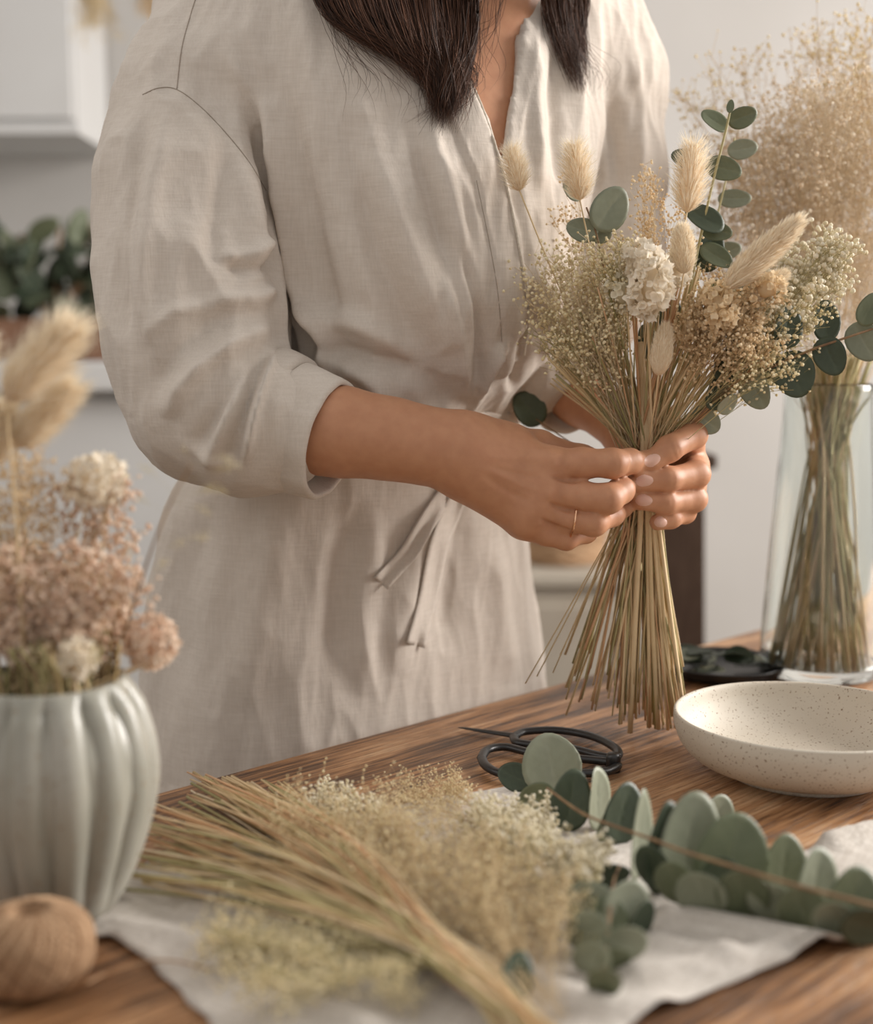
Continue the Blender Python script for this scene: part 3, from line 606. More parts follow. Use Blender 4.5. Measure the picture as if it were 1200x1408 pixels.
# ------------------------------------------------------------------ room shell
def box(mb, c, s, m=0, R=None, bev=0.0):
    x, y, z = (q/2 for q in s)
    if bev <= 0:
        v = np.array([(a*x, b*y, c_*z) for a in (-1, 1) for b in (-1, 1) for c_ in (-1, 1)], float)
        f = [(0, 1, 3, 2), (4, 6, 7, 5), (0, 4, 5, 1), (2, 3, 7, 6), (0, 2, 6, 4), (1, 5, 7, 3)]
    else:
        import bmesh
        bm = bmesh.new(); bmesh.ops.create_cube(bm, size=1)
        for q in bm.verts: q.co = Vector((q.co.x*2*x, q.co.y*2*y, q.co.z*2*z))
        bmesh.ops.bevel(bm, geom=bm.edges[:], offset=bev, segments=3, affect='EDGES', profile=0.5)
        bm.verts.index_update(); v = np.array([q.co[:] for q in bm.verts]); f = [[q.index for q in p.verts] for p in bm.faces]; bm.free()
    if R is not None: v = v@np.asarray(R).T
    mb.add(v+np.asarray(c, float), f, m)
def one(name, c, s, m, parent=None, R=None, bev=0.0, smooth=False):
    b = MB(); box(b, c, s, 0, R, bev); return b.build(name, m, parent, smooth)
tag(one('wall_back', (0, 3.45, 1.4), (7, .1, 2.8), M['wall']), kind='structure')
tag(one('wall_left', (-3.45, 1.2, 1.4), (.1, 4.4, 2.8), M['wall']), kind='structure')
tag(one('floor', (0, 1.2, -.05), (7, 4.4, .1), M['floor']), kind='structure')
tag(one('baseboard_back', (0, 3.385, .05), (7, .03, .1), M['white']), kind='structure')

# ------------------------------------------------------------------ table
E0, E1 = ground(215, 1090), ground(1060, 860); U = (E1-E0)/np.linalg.norm(E1-E0); NI = np.array([U[1], -U[0], 0])
TANG = math.atan2(U[1], U[0])
tc_ = E0+U*0.62+NI*0.47
table = empty('table', (tc_[0], tc_[1], 0), 'rustic brown oak work table with strong dark grain', 'table'); table.rotation_euler.z = TANG
bpy.context.view_layer.update()
Rz = np.array([[math.cos(TANG), -math.sin(TANG), 0], [math.sin(TANG), math.cos(TANG), 0], [0, 0, 1]])
def local(name, c, s, m, bev):
    b = MB(); box(b, (0, 0, 0), s, 0, None, bev); o = b.build(name, m, None, True); o.parent = table; o.location = c; return o
local('tabletop', (0, 0, TZ-.02), (2.5, .94, .04), M['oak'], .004)
for sx in (-1, 1):
    for sy in (-1, 1): local('leg', (sx*1.15, sy*.40, (TZ-.04)/2), (.07, .07, TZ-.04), M['oak'], .004)
    local('apron', (sx*1.15, 0, TZ-.085), (.025, .73, .09), M['oak'], .003)
for sy in (-1, 1): local('apron', (0, sy*.40, TZ-.085), (2.23, .025, .09), M['oak'], .003)

# ------------------------------------------------------------------ linen runner on the table
def table_cloth():
    from mathutils.geometry import delaunay_2d_cdt
    pol = [(112, 1294), (150, 1235), (200, 1192), (330, 1165), (480, 1130), (620, 1098), (700, 1086), (790, 1105), (860, 1150), (1000, 1190), (1085, 1186), (1140, 1163), (1230, 1128), (1420, 1190), (1260, 1290),
           (1200, 1303), (1150, 1313), (1100, 1324), (1040, 1345), (960, 1378), (880, 1411), (760, 1480), (500, 1560), (340, 1480), (285, 1408), (235, 1355), (185, 1312), (150, 1294)]
    G = np.array([ground(x, y)[:2] for x, y in pol]); B = []
    for a, b in zip(G, np.roll(G, -1, 0)):
        n = max(1, int(np.linalg.norm(b-a)/.006))
        for k in range(n): B.append(a+(b-a)*k/n)
    B = np.array(B); B += 0.0012*np.sin(np.arange(len(B))*1.1)[:, None]*0.6
    gx, gy = np.meshgrid(np.arange(G[:, 0].min(), G[:, 0].max(), .005), np.arange(G[:, 1].min(), G[:, 1].max(), .005)); gx = gx.ravel(); gy = gy.ravel()
    sd = poly_sd(gx, gy, B); I = np.stack([gx, gy], 1)[sd < -.0035]; nb = len(B); pts = [Vector(p) for p in np.vstack([B, I])]
    v, e, f, *_ = delaunay_2d_cdt(pts, [], [list(range(nb))], 1, 1e-6)
    v = np.array([(p.x, p.y) for p in v]); x, y = v[:, 0], v[:, 1]
    z = .0012+.0012*(1+np.sin(x*34+y*22+2*np.sin(y*19)))*.5+.0010*(1+np.sin(x*-21+y*47+1.3*np.sin(x*31)))*.5
    ppx, ppy, _ = proj(np.column_stack([v, np.full(len(v), TZ)]))
    def ridge(path, w, h):
        c = np.array([ground(*p)[:2] for p in path]); best = np.full(len(v), 1e9)
        for a, b in zip(c[:-1], c[1:]):
            ee = b-a; t = np.clip(((v-a)@ee)/(ee@ee), 0, 1); best = np.minimum(best, np.linalg.norm(v-a-t[:, None]*ee, axis=1))
        return h*np.exp(-(best/w)**2)
    for p, w, h in [([(930, 1270), (1030, 1290), (1120, 1310)], .010, .010), ([(900, 1300), (1000, 1330)], .008, .006), ([(880, 1350), (960, 1340), (1060, 1320)], .012, .008), ([(1110, 1325), (1200, 1304)], .006, .007),
                    ([(1140, 1168), (1200, 1150), (1300, 1150)], .010, .010), ([(200, 1215), (320, 1240), (420, 1300)], .012, .005), ([(160, 1280), (260, 1300), (330, 1370)], .010, .005), ([(240, 1200), (280, 1260)], .008, .004),
                    ([(760, 1370), (840, 1400), (900, 1395)], .012, .008), ([(640, 1100), (560, 1130)], .008, .004), ([(500, 1420), (420, 1390), (380, 1400)], .012, .006)]: z = z+ridge(p, w, h)
    me = bpy.data.meshes.new('table_cloth'); me.from_pydata([(a, b, TZ+c+.0006) for (a, b), c in zip(v, z)], [], f); me.materials.append(M['cloth']); me.polygons.foreach_set('use_smooth', [True]*len(me.polygons))
    o = bpy.data.objects.new('table_cloth', me); link(o); s = o.modifiers.new('thickness', 'SOLIDIFY'); s.thickness = .0011; s.offset = 0
    return tag(o, 'crumpled natural linen cloth spread on the table under the flowers', 'cloth')
table_cloth()

# ------------------------------------------------------------------ turned shapes
def lathe(mb, prof, c, n=64, lobes=0, depth=None, m=0, close=False, tone=0.5):
    prof = np.array(prof); a = np.arange(n)*2*math.pi/n; V = []
    for i, (r, z) in enumerate(prof):
        rr = np.full(n, r)
        if lobes and depth is not None: rr = r*(1-depth[i]*(1-np.abs(np.sin(a*lobes/2+.35))**0.55))
        V.append(np.stack([rr*np.cos(a), rr*np.sin(a), np.full(n, z)], 1))
    V = np.concatenate(V); F = [(i*n+j, i*n+(j+1) % n, (i+1)*n+(j+1) % n, (i+1)*n+j) for i in range(len(prof)-1) for j in range(n)]
    if close: F += [((len(prof)-1)*n+j, (len(prof)-1)*n+(j+1) % n, (j+1) % n, j) for j in range(n)]
    mb.add(V+np.asarray(c), F, m, tone)
def bowl():
    c = at(1125, 480, 1.066); c = np.array([c[0], c[1], TZ])
    K = .965; R = .1115; pr = [(0.0005, .0065), (.03, .0065), (.055, .008), (.078, .013), (.094, .022), (.103, .033), (.1065, .0425), (.1085, .0448), (.1105, .0448), (R, .0430), (.1108, .034), (.105, .022), (.094, .0125), (.078, .0065), (.066, .004), (.064, .0012), (.060, .0008), (.057, .003), (.0005, .003)]
    P = smoothcurve(pr, 90)*[K, 1.14]; P[:, 0] = np.maximum(P[:, 0], .0004); root = empty('stoneware_bowl', c, 'shallow cream stoneware bowl with brown speckles, empty', 'bowl')
    b = MB(); lathe(b, P, c, 128); b.build('bowl_body', M['stone'], root)
    k = MB(); lathe(k, [(.0565, .0006), (.0630, .0006), (.0635, .0045), (.0565, .0045)], c, 96, close=True); k.build('foot_ring', M['hem'], root)
bowl()
VC = at(47, 480, .797); VC = np.array([VC[0], VC[1], TZ])
def ceramic_vase():
    root = empty('ceramic_vase', VC, 'ribbed grey-green glazed ceramic vase full of dried flowers', 'vase')
    out = [(.0300, .0), (.0335, .0012), (.0400, .0050), (.0500, .0230), (.0605, .0520), (.0668, .0810), (.0660, .1060), (.0600, .1300), (.0540, .1410), (.0490, .1480), (.0465, .1495)]
    O = smoothcurve(out, 70); inn = smoothcurve([(.0445, .1490), (.0450, .144), (.0555, .129), (.0615, .112), (.0625, .098), (.0620, .080), (.054, .052), (.040, .025), (.020, .012), (.0005, .010)], 40)
    P = np.vstack([O, inn]); z = P[:, 1]; d = np.where(np.arange(len(P)) < 70, -.0+.135*np.clip(z/.03, .15, 1)*np.clip((.151-z)/.012, .12, 1), .0)
    b = MB(); lathe(b, P, VC, 360, 15, d); lathe(b, [(.0005, .0005), (.028, .0005)], VC, 60); b.build('vase_body', M['celadon'], root)
ceramic_vase()
GC = at(1141, 480, 1.415); GC = np.array([GC[0], GC[1], TZ])
def glass_vase():
    root = empty('glass_vase', GC, 'tall clear glass vase holding the big dried grass bunch', 'vase')
    out = smoothcurve([(.0005, .0008), (.055, .0008), (.063, .004), (.0635, .02), (.060, .08), (.054, .17), (.048, .26), (.0455, .312)], 60)
    inn = smoothcurve([(.0435, .3125), (.0462, .26), (.0522, .17), (.058, .08), (.061, .022), (.056, .012), (.0005, .010)], 50); P = np.vstack([out, [[.0445, .3140]], inn]); P[:, 0] = np.maximum(P[:, 0], .0004)
    b = MB(); lathe(b, P, GC, 128); b.build('glass_body', M['glass'], root)
glass_vase()
def twine_ball():
    c = at(10, 480, .695); c = np.array([c[0], c[1], TZ]); root = empty('twine_ball', c, 'ball of natural jute twine in front of the ceramic vase', 'twine')
    RR, HH = .0345, .0228
    def surf(a, ph, k=0.0):
        cs, sn = math.cos(ph), math.sin(ph); q = 1/((abs(cs)**2.6+abs(sn)**2.6)**(1/2.6)); r = (RR+k)*q*cs; return [r*math.cos(a), r*math.sin(a), HH+(HH+k)*q*sn]
    core = MB(); ph = np.linspace(-1.5, 1.25, 30)
    prof = [(math.hypot(*surf(0, p, -.0015)[:2]), surf(0, p, -.0015)[2]) for p in ph]+[(.0085, HH*1.70), (.0075, HH*1.2), (.0005, HH*1.15)]
    lathe(core, prof, c, 60); core.build('core', M['twine'], root)
    b = MB(); n = 15; a = 0
    for lay in range(300):
        sgn = -1 if lay % 3 == 0 else 1; a0 = lay*2*math.pi/300+rng.normal(0, .02); t = np.linspace(0, 1, 24); sl = (1.5 if sgn > 0 else .9)+rng.normal(0, .12); lift = -.0010+(.0005 if lay % 3 == 0 else 0)+rng.uniform(0, .0003)
        P = [surf(a0+sgn*sl*x, 1.27-2.45*x, lift) for x in t]; b.tube(np.array(P)+c, .00075, 5, 0, rng.choice([.0, .3, .7, 1.0]))
    b.build('winding', M['twine'], root)
    b = MB(); P = [ground(x, y, TZ+h) for x, y, h in ((120, 1352, .012), (138, 1342, .0025), (165, 1333, .004), (205, 1322, .006), (245, 1322, .007), (285, 1332, .006))]
    b.tube(smoothcurve(P, 30), .0007, 6, 0, .6); b.build('loose_end', M['twine'], root)
twine_ball()
def scissors():
    def G(x, y, h): return ground(x, y, TZ+h)
    root = empty('scissors', G(790, 1040, 0), 'black forged iron scissors with large looped handles behind the eucalyptus', 'scissors')
    for pts, tip in (([(706, 1013), (722, 1006), (765, 1004), (812, 1012), (845, 1028), (848, 1040), (828, 1040), (785, 1029), (742, 1025), (712, 1021)], 0), ([(662, 1042), (670, 1031), (695, 1027), (730, 1035), (785, 1042), (838, 1048), (848, 1054), (828, 1062), (785, 1064), (738, 1070), (690, 1064), (668, 1053)], 1)):
        b = MB(); P = [G(x, y, .0065+.003*tip*0+.004*(x-700)/150*0) for x, y in pts]; Q = smoothcurve(P+[P[0]], 60); b.tube(Q, .0042, 10, 0, cap=False, flat=.8); b.build('handle', M['iron'], root)
    for k, (tipx, tipy, bx, by) in enumerate(((630, 1000, 712, 1012), (634, 1004, 700, 1022))):
        b = MB(); a = G(tipx, tipy, .0035+.002*k); d = G(bx, by, .005+.0015*k); t = np.linspace(0, 1, 14)[:, None]; P = a+(d-a)*t; b.tube(P, .0006+.0042*np.sqrt(np.linspace(0, 1, 14)), 8, 0, flat=.45); 
        if k == 0: b.build('blade', M['iron'], root)
    b = MB(); p = G(843, 1050, .007); lathe(b, [(.0004, .009), (.005, .009), (.0062, .006), (.0062, -.006), (.0004, -.006)], p, 20); b.build('pivot', M['iron'], root)
scissors()

# ------------------------------------------------------------------ leaves, sprigs, tails, clusters
UPV = np.array([0, SP, CP]); RT = np.array([1.0, 0, 0]); TOC = np.array([0, -CP, SP])
def leaf_mesh(c, ax, wd, nrm, L, Wd, cup=.12, tone=.5, point=.0, fold=0.0, curl=0.0):
    """leaf centred on c, long axis ax, width axis wd, cupped towards nrm"""
    nr, na = 6, 22; V = [(0, 0)]
    for i in range(1, nr+1):
        for j in range(na):
            a = j*2*math.pi/na; V.append((i/nr*math.cos(a), i/nr*math.sin(a)))
    V = np.array(V); x, y = V[:, 0], V[:, 1]
    wx = y*(1-.14*x)*(1-point*np.clip(x, 0, 1)**2); r2 = x*x+y*y; wav = .03*np.sin(np.arctan2(y, x)*3+c[0]*900)*r2
    z = cup*(y*y)*1.0+wav+curl*x*x-.05*np.exp(-(y/.09)**2)*(1-r2)-fold*(1-np.abs(y))
    P0 = c+np.outer(x*L/2, ax)+np.outer(wx*Wd/2, wd)+np.outer(z*Wd/2, nrm); n = len(V); P = np.vstack([P0, P0-nrm*.00035])
    F = []
    for j in range(na):
        k = (j+1) % na; F.append((0, 1+j, 1+k))
        for i in range(nr-1): F.append((1+i*na+j, 1+(i+1)*na+j, 1+(i+1)*na+k, 1+i*na+k))
    G = [tuple(q+n for q in f[::-1]) for f in F]; rim = 1+(nr-1)*na
    for j in range(na): k = (j+1) % na; G.append((rim+j, rim+n+j, rim+n+k, rim+k))
    vein = .25*np.exp(-(y/.05)**2)+.10*np.clip(np.sin((x*7-np.abs(y)*5)*2.2), 0, 1)
    b = MB(); b.add(P, F+G, 0, np.concatenate([tone+vein, tone+vein*.5])); return b
def leaf(parent, px, py, lp, wp, ang, depth=None, h=None, m='leaf', roll=0, lean=0, cup=.15, tone=None, name='leaf', **kw):
    """visible length lp, width wp in pixels, screen angle; roll and lean tilt it in depth"""
    a, r, l = (math.radians(q) for q in (ang, roll, lean)); Y = depth
    ax = RT*math.cos(a)+UPV*math.sin(a); wd = -RT*math.sin(a)+UPV*math.cos(a); nm = TOC.copy()
    wd2 = wd*math.cos(r)+nm*math.sin(r); nm = nm*math.cos(r)-wd*math.sin(r)
    ax2 = ax*math.cos(l)-nm*math.sin(l); nm2 = nm*math.cos(l)+ax*math.sin(l)
    if Y is None:
        Y = ground(px, py, TZ+(h or .02))[1]
        for _ in range(3):
            L = lp*Y/FP/math.cos(l); Wd = wp*Y/FP/math.cos(r); ext = math.hypot(ax2[2]*L/2, wd2[2]*Wd/2); zc = TZ+max(h or 0, ext+.003); Y = ground(px, py, zc)[1]
    L = lp*Y/FP/math.cos(l); Wd = wp*Y/FP/math.cos(r); c = at(px, py, Y)
    return leaf_mesh(c, ax2, wd2, nm2, L, Wd, cup, rng.uniform(.3, .7) if tone is None else tone, **kw).build(name, M[m], parent)

def sprig_mesh(name, L=.2, spread=.045, nb=9, nf=7, fr=.0015, mats=('greenstem', 'yellow'), sr=.0006, start=.5, droop=0.0, sub=1, long=1.0):
    """one spray: wiry stem along +z from 0 to L that branches in its upper part and carries tiny florets"""
    b = MB(); z = np.linspace(0, 1, 10); wob = np.stack([np.sin(z*3+rng.uniform(0, 6))*.006*z, np.sin(z*4+rng.uniform(0, 6))*.006*z, z*L], 1)
    b.tube(wob, sr*(1.1-.6*z), 4, 0, rng.uniform(.2, .8), cap=False)
    for i in range(nb):
        t = start+(1-start)*(i+rng.random()*.7)/nb; p = wob[0]+np.array([np.interp(t, z, wob[:, k]) for k in range(3)])-wob[0]; a = rng.uniform(0, 6.28)
        tip = p+np.array([math.cos(a)*spread*rng.uniform(.4, 1), math.sin(a)*spread*rng.uniform(.4, 1), long*L*(1.03-t)*rng.uniform(.5, 1.0)+spread*.5-droop]); mid = (p+tip)/2+rng.normal(0, .003, 3)
        Q = smoothcurve([p, mid, tip], 6); b.tube(Q, sr*.5, 3, 0, rng.uniform(.3, .9), cap=False)
        for k in range(nf):
            q0 = Q[rng.integers(1, 6)]; q1 = q0+rng.normal(0, 1, 3)*np.array([1, 1, .8])*spread*.22+[0, 0, spread*.12]; b.tube([q0, (q0+q1)/2+rng.normal(0, .0006, 3), q1], sr*.32, 3, 0, .7, cap=False)
            b.blob(q1, fr*rng.uniform(.6, 1.25)*np.array([1, 1, 1.25]), sub, 1, rng.uniform(0, 1), .25, frame(rng.normal(0, 1, 3)))
    return b.mesh(name, [M[k] for k in mats])
def place(me, name, parent, p0, p1, L=.2, spin=None, sc=None, **kw):
    p0 = np.asarray(p0); p1 = np.asarray(p1); d = p1-p0; l = np.linalg.norm(d); R = frame(d); s = l/L if sc is None else sc
    a = rng.uniform(0, 6.28) if spin is None else spin; Rz_ = np.array([[math.cos(a), -math.sin(a), 0], [math.sin(a), math.cos(a), 0], [0, 0, 1]]); R = R@Rz_
    o = bpy.data.objects.new(name, me); link(o, parent); M4 = Matrix([[*(R[i]*s), p0[i]] for i in range(3)]+[[0, 0, 0, 1]])
    o.matrix_basis = M4
    if parent is not None: o.matrix_parent_inverse = world_inv(parent)
    return o
def tail_mesh(name, L=.05, Wd=.02, n=1500, mats=('fur', 'straw'), hair=.011, out=.5, core=.0, bristly=0):
    """fluffy hare's tail head along +z starting at 0"""
    b = MB(); v, f = ICO[3]; t = (v[:, 2]+1)/2; prof = np.sqrt(np.clip(1-(v[:, 2])**2, 0, 1)); k = (1.12-.45*t)
    V = np.stack([v[:, 0]*k*Wd/2*.8, v[:, 1]*k*Wd/2*.8, t*L], 1); V *= 1+rng.uniform(-.03, .03, (len(V), 1)); b.add(V, f, 0, np.full(len(V), core))
    for i in range(n):
        z = rng.random()**.9; a = rng.uniform(0, 6.28); u = 2*z-1; r = math.sqrt(1-u*u)*(1.12-.45*z)*Wd/2*.78; p = np.array([r*math.cos(a), r*math.sin(a), z*L])
        dr = np.array([math.cos(a)*out, math.sin(a)*out, .8+bristly*rng.uniform(-.3, .6)])+rng.normal(0, .16, 3); dr /= np.linalg.norm(dr); h = hair*rng.uniform(.45, 1.15); w = np.cross(dr, rng.normal(0, 1, 3)); w /= np.linalg.norm(w)
        q = p+dr*h; mid = p+dr*h*.5+np.array([math.cos(a), math.sin(a), 0])*h*.06; wd = .00026
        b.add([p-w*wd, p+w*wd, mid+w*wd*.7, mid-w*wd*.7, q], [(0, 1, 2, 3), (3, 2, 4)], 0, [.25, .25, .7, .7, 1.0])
    return b.mesh(name, [M[m] for m in mats])
def ruffle(name, R=(.03, .03, .025), n=170, size=.006, mats=('cream',), crumple=.5):
    """papery clustered head made of many cupped petals around 0"""
    b = MB(); g = np.array([(i, j) for j in (-1, -.33, .33, 1) for i in (-1, -.33, .33, 1)], float); F = [(j*4+i, j*4+i+1, (j+1)*4+i+1, (j+1)*4+i) for j in range(3) for i in range(3)]
    b.blob((0, 0, 0), np.array(R)*.55, 2, 0, .1, .12)
    for i in range(n):
        d = rng.normal(0, 1, 3); d /= np.linalg.norm(d); s = size*rng.uniform(.6, 1.3); c = d*np.array(R)*rng.uniform(.72, 1.02); Fm = frame(d+rng.normal(0, .55, 3)); x, y = g[:, 0], g[:, 1]
        k = 1-.28*(np.abs(x*y)); z = .45*(x*x+y*y)+crumple*.35*rng.normal(0, 1, 16)
        V = np.stack([x*k*s*.5, y*k*s*.5, z*s*.5], 1)@Fm.T+c; b.add(V, F, 0, np.clip(.35+.6*(x*x+y*y)/2+rng.normal(0, .15), 0, 1))
    return b.mesh(name, [M[m] for m in mats])

SPR = {
 'yel': [sprig_mesh('floret_spray', fr=.0017, spread=.030, nb=9, nf=7, start=.55, mats=('greenstem', 'yellow')) for _ in range(4)],
 'gold': [sprig_mesh('floret_spray', fr=.0018, spread=.030, nb=8, nf=7, start=.55, mats=('palestraw', 'yellow')) for _ in range(4)],
 'tan': [sprig_mesh('floret_spray', fr=.0018, spread=.026, nb=9, nf=8, start=.62, mats=('straw', 'tan')) for _ in range(3)],
 'big': [sprig_mesh('floret_spray', fr=.0026, spread=.026, nb=8, nf=8, start=.62, mats=('greenstem', 'white_fl')) for _ in range(3)],
 'fine': [sprig_mesh('floret_spray', fr=.0012, spread=.036, nb=14, nf=9, start=.35, sr=.0005, mats=('straw', 'yellow')) for _ in range(4)],
 'cloud': [sprig_mesh('floret_spray', L=.3, fr=.0019, spread=.045, nb=15, nf=8, start=.45, sr=.0006, mats=('palestraw', 'pale')) for _ in range(4)],
 'peach': [sprig_mesh('floret_spray', L=.1, fr=.0023, spread=.018, nb=9, nf=8, start=.3, sr=.0006, mats=('straw', 'peach')) for _ in range(3)],
}
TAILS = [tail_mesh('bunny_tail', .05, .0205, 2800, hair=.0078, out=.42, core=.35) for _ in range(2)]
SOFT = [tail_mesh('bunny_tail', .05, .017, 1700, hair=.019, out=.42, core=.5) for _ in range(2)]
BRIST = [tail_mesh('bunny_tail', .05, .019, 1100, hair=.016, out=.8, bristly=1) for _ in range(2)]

# ------------------------------------------------------------------ the bouquet in the hands
GRIP = at(884, 655, 1.165)
def stem_line(mb, head, off, foot, sr, tone, m=0, n=14):
    g = GRIP+off; mid = g+(head-g)*.45+np.array([(head-g)[0]*-.06, 0, .004]); mb.tube(smoothcurve([head, mid, g, g+(foot-g)*.5+rng.normal(0, .001, 3), foot], n), sr, 5, m, tone)
def bouquet():
    root = empty('dried_bouquet', GRIP, 'bouquet of dried grasses, bunny tails and eucalyptus held in both hands', 'bouquet')
    def disc(r=.013): a = rng.uniform(0, 6.28); q = r*math.sqrt(rng.random()); return np.array([q*math.cos(a), q*math.sin(a)*.8, rng.uniform(-.004, .004)])
    def foot():
        k = rng.random(); x = 850+k*92+rng.normal(0, 6) if rng.random() < .62 else rng.uniform(775, 860); y = 1003-95*rng.random()**1.6 if x > 845 else rng.uniform(880, 985); return at(x, y, rng.uniform(1.16, 1.20))
    for i in range(135):
        u = rng.random(); hx = 752+u*330; hy = 470-110*math.sin(u*math.pi)+rng.uniform(-10, 70)
        head = at(hx, hy, rng.uniform(1.10, 1.24)); b = MB(); g = rng.random() < .4
        stem_line(b, head, disc(), foot(), rng.uniform(.0006, .0012), rng.uniform(.1, 1), 0); b.build('stem', M['greenstem' if g else ('straw' if i % 3 else 'rust')], root)
    for x, y, r, tn in ((866, 1008, .0026, .9), (905, 1003, .0022, .7), (943, 1000, .002, .95), (925, 985, .0019, .6), (893, 1000, .002, .8), (918, 1004, .0017, 1.0)):
        b = MB(); stem_line(b, at(880, 470, 1.15), np.array([(x-885)*.00012, -.012, 0]), at(x, y, 1.168), r, tn); b.build('stem', M['straw'], root)
    for x, y in ((722, 940), (738, 930), (760, 925), (790, 930), (770, 900)):
        b = MB(); stem_line(b, at(900, 470, 1.17), disc(.01), at(x, y, 1.17), .0006, .5); b.build('stem', M['straw'], root)
    def sp(kind, tx, ty, Y, n=1, jx=12, jy=12, name='floret_spray', sc=1.0):
        for _ in range(n):
            p1 = at(tx+rng.normal(0, jx), ty+rng.normal(0, jy), Y+rng.normal(0, .02)); g = GRIP+disc(); d = p1-g; l = np.linalg.norm(d); L0 = .2
            place(SPR[kind][rng.integers(len(SPR[kind]))], name, root, p1-d/l*min(L0*sc, l), p1, L0, sc=min(sc, l/L0))
    # left fan of fine yellow florets
    for x, y in ((752, 385), (765, 425), (772, 470), (790, 380), (800, 410), (815, 360), (800, 455), (830, 400), (838, 372), (770, 400), (822, 440), (785, 490), (846, 440), (850, 350), (760, 448), (812, 480), (842, 480)):
        sp('gold' if rng.random() < .75 else 'yel', x, y, 1.15, 3, 8, 8, sc=.8)
    for x, y in ((1130, 335), (1145, 350), (1110, 355), (1120, 385), (1085, 375), (1100, 400), (1135, 370), (1070, 395), (1150, 378)): sp('big', x, y, 1.16, 2, 8, 6, sc=.75)
    for x, y in ((1080, 440), (1100, 452), (1060, 455), (1040, 470), (1070, 425), (1020, 440), (1045, 410)): sp('big', x, y, 1.13, 2, 8, 6, sc=.62)
    for x, y in ((985, 430), (1000, 450), (1015, 420), (960, 430), (1030, 435), (990, 400), (970, 470), (1010, 480), (1045, 470)): sp('tan', x, y, 1.12, 3, 10, 10, sc=.72)
    for x, y in ((870, 320), (900, 300), (915, 280), (885, 330), (930, 320), (860, 340), (893, 270), (780, 240), (775, 290), (908, 250), (990, 390), (945, 385)): sp('tan', x, y, 1.18, 1, 6, 8, sc=.62)
    for x, y in ((1090, 470), (1060, 500), (1030, 510), (1110, 430)): sp('yel', x, y, 1.12, 3, 8, 6, sc=.7)
    # papery heads
    for i, (x, y, Y, rx, ry, m, sz, n) in enumerate(((893, 390, 1.095, 52, 46, 'cream', .0095, 230), (878, 358, 1.12, 38, 26, 'cream', .007, 120), (925, 372, 1.13, 30, 26, 'cream', .007, 90), (985, 425, 1.10, 44, 36, 'tan', .0065, 190), (1022, 440, 1.115, 34, 30, 'tan', .006, 120), (858, 402, 1.12, 26, 28, 'white_fl', .006, 90), (1052, 398, 1.10, 32, 24, 'tan', .006, 100), (950, 455, 1.12, 28, 26, 'tan', .006, 90))):
        s = Y/FP; me = ruffle('papery_head', (rx*s, 26*s, ry*s), n, sz, (m,)); o = place(me, 'papery_head', root, at(x, y, Y), at(x, y-40, Y), 1, 0, 1.0)
    # bunny tails: base px, tip px, width px, depth, kind
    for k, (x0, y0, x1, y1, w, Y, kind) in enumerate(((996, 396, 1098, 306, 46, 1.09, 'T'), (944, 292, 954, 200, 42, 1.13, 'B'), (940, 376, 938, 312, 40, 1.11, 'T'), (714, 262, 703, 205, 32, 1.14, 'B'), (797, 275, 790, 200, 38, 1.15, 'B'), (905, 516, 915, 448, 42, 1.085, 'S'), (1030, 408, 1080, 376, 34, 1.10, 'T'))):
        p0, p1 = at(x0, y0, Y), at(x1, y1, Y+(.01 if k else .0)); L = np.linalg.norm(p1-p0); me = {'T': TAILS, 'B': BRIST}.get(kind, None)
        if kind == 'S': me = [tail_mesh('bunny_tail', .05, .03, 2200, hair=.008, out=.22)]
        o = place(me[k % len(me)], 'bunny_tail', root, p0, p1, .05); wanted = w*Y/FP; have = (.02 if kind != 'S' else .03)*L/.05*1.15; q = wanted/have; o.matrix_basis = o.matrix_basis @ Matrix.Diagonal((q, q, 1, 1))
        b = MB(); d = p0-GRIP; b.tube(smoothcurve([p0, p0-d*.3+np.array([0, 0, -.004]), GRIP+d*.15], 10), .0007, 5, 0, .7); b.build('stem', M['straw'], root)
    # eucalyptus sprigs
    def twig(parent, P, r0, r1, m='twig', n=24):
        Q = smoothcurve([at(*p) for p in P], n); b = MB(); b.tube(Q, np.linspace(r0, r1, n), 6); return b.build('stem', M[m], parent)
    def sprig(): return empty_child('eucalyptus_sprig', root)
    s1 = sprig(); twig(s1, [(1004, 150, 1.17), (998, 178, 1.17), (980, 250, 1.17), (962, 330, 1.17), (940, 430, 1.17), (900, 560, 1.17), (888, 640, 1.165)], .0010, .0016, 'greenstem')
    for q in ((982, 166, 42, 27, 145, 'leaf'), (1021, 161, 42, 26, 20, 'leaf'), (1004, 146, 18, 10, 80, 'leaf'), (995, 232, 50, 32, -15, 'leaf'), (940, 218, 36, 26, 160, 'leafdark'), (968, 300, 60, 34, 150, 'leafdark'), (985, 318, 44, 26, -10, 'leaf'), (985, 352, 50, 30, -30, 'leaf'), (955, 350, 36, 24, 200, 'leafdark')):
        leaf(s1, *q[:5], depth=1.17+rng.uniform(-.01, .01), m=q[5], roll=rng.uniform(-25, 25), cup=.18)
    s2 = sprig(); twig(s2, [(1010, 190, 1.24), (985, 300, 1.22), (940, 450, 1.19), (890, 640, 1.17)], .0008, .0014, 'greenstem')
    for q in ((1021, 205, 42, 26, 10, 'leafpale'), (1010, 273, 46, 24, 0, 'leafpale'), (985, 400, 44, 30, 30, 'leaf'), (1000, 345, 40, 24, 15, 'leafpale')): leaf(s2, *q[:5], depth=1.23, m=q[5], roll=15)
    s3 = sprig(); twig(s3, [(806, 285, 1.16), (822, 330, 1.16), (840, 420, 1.16), (880, 560, 1.165), (886, 640, 1.165)], .0008, .0014)
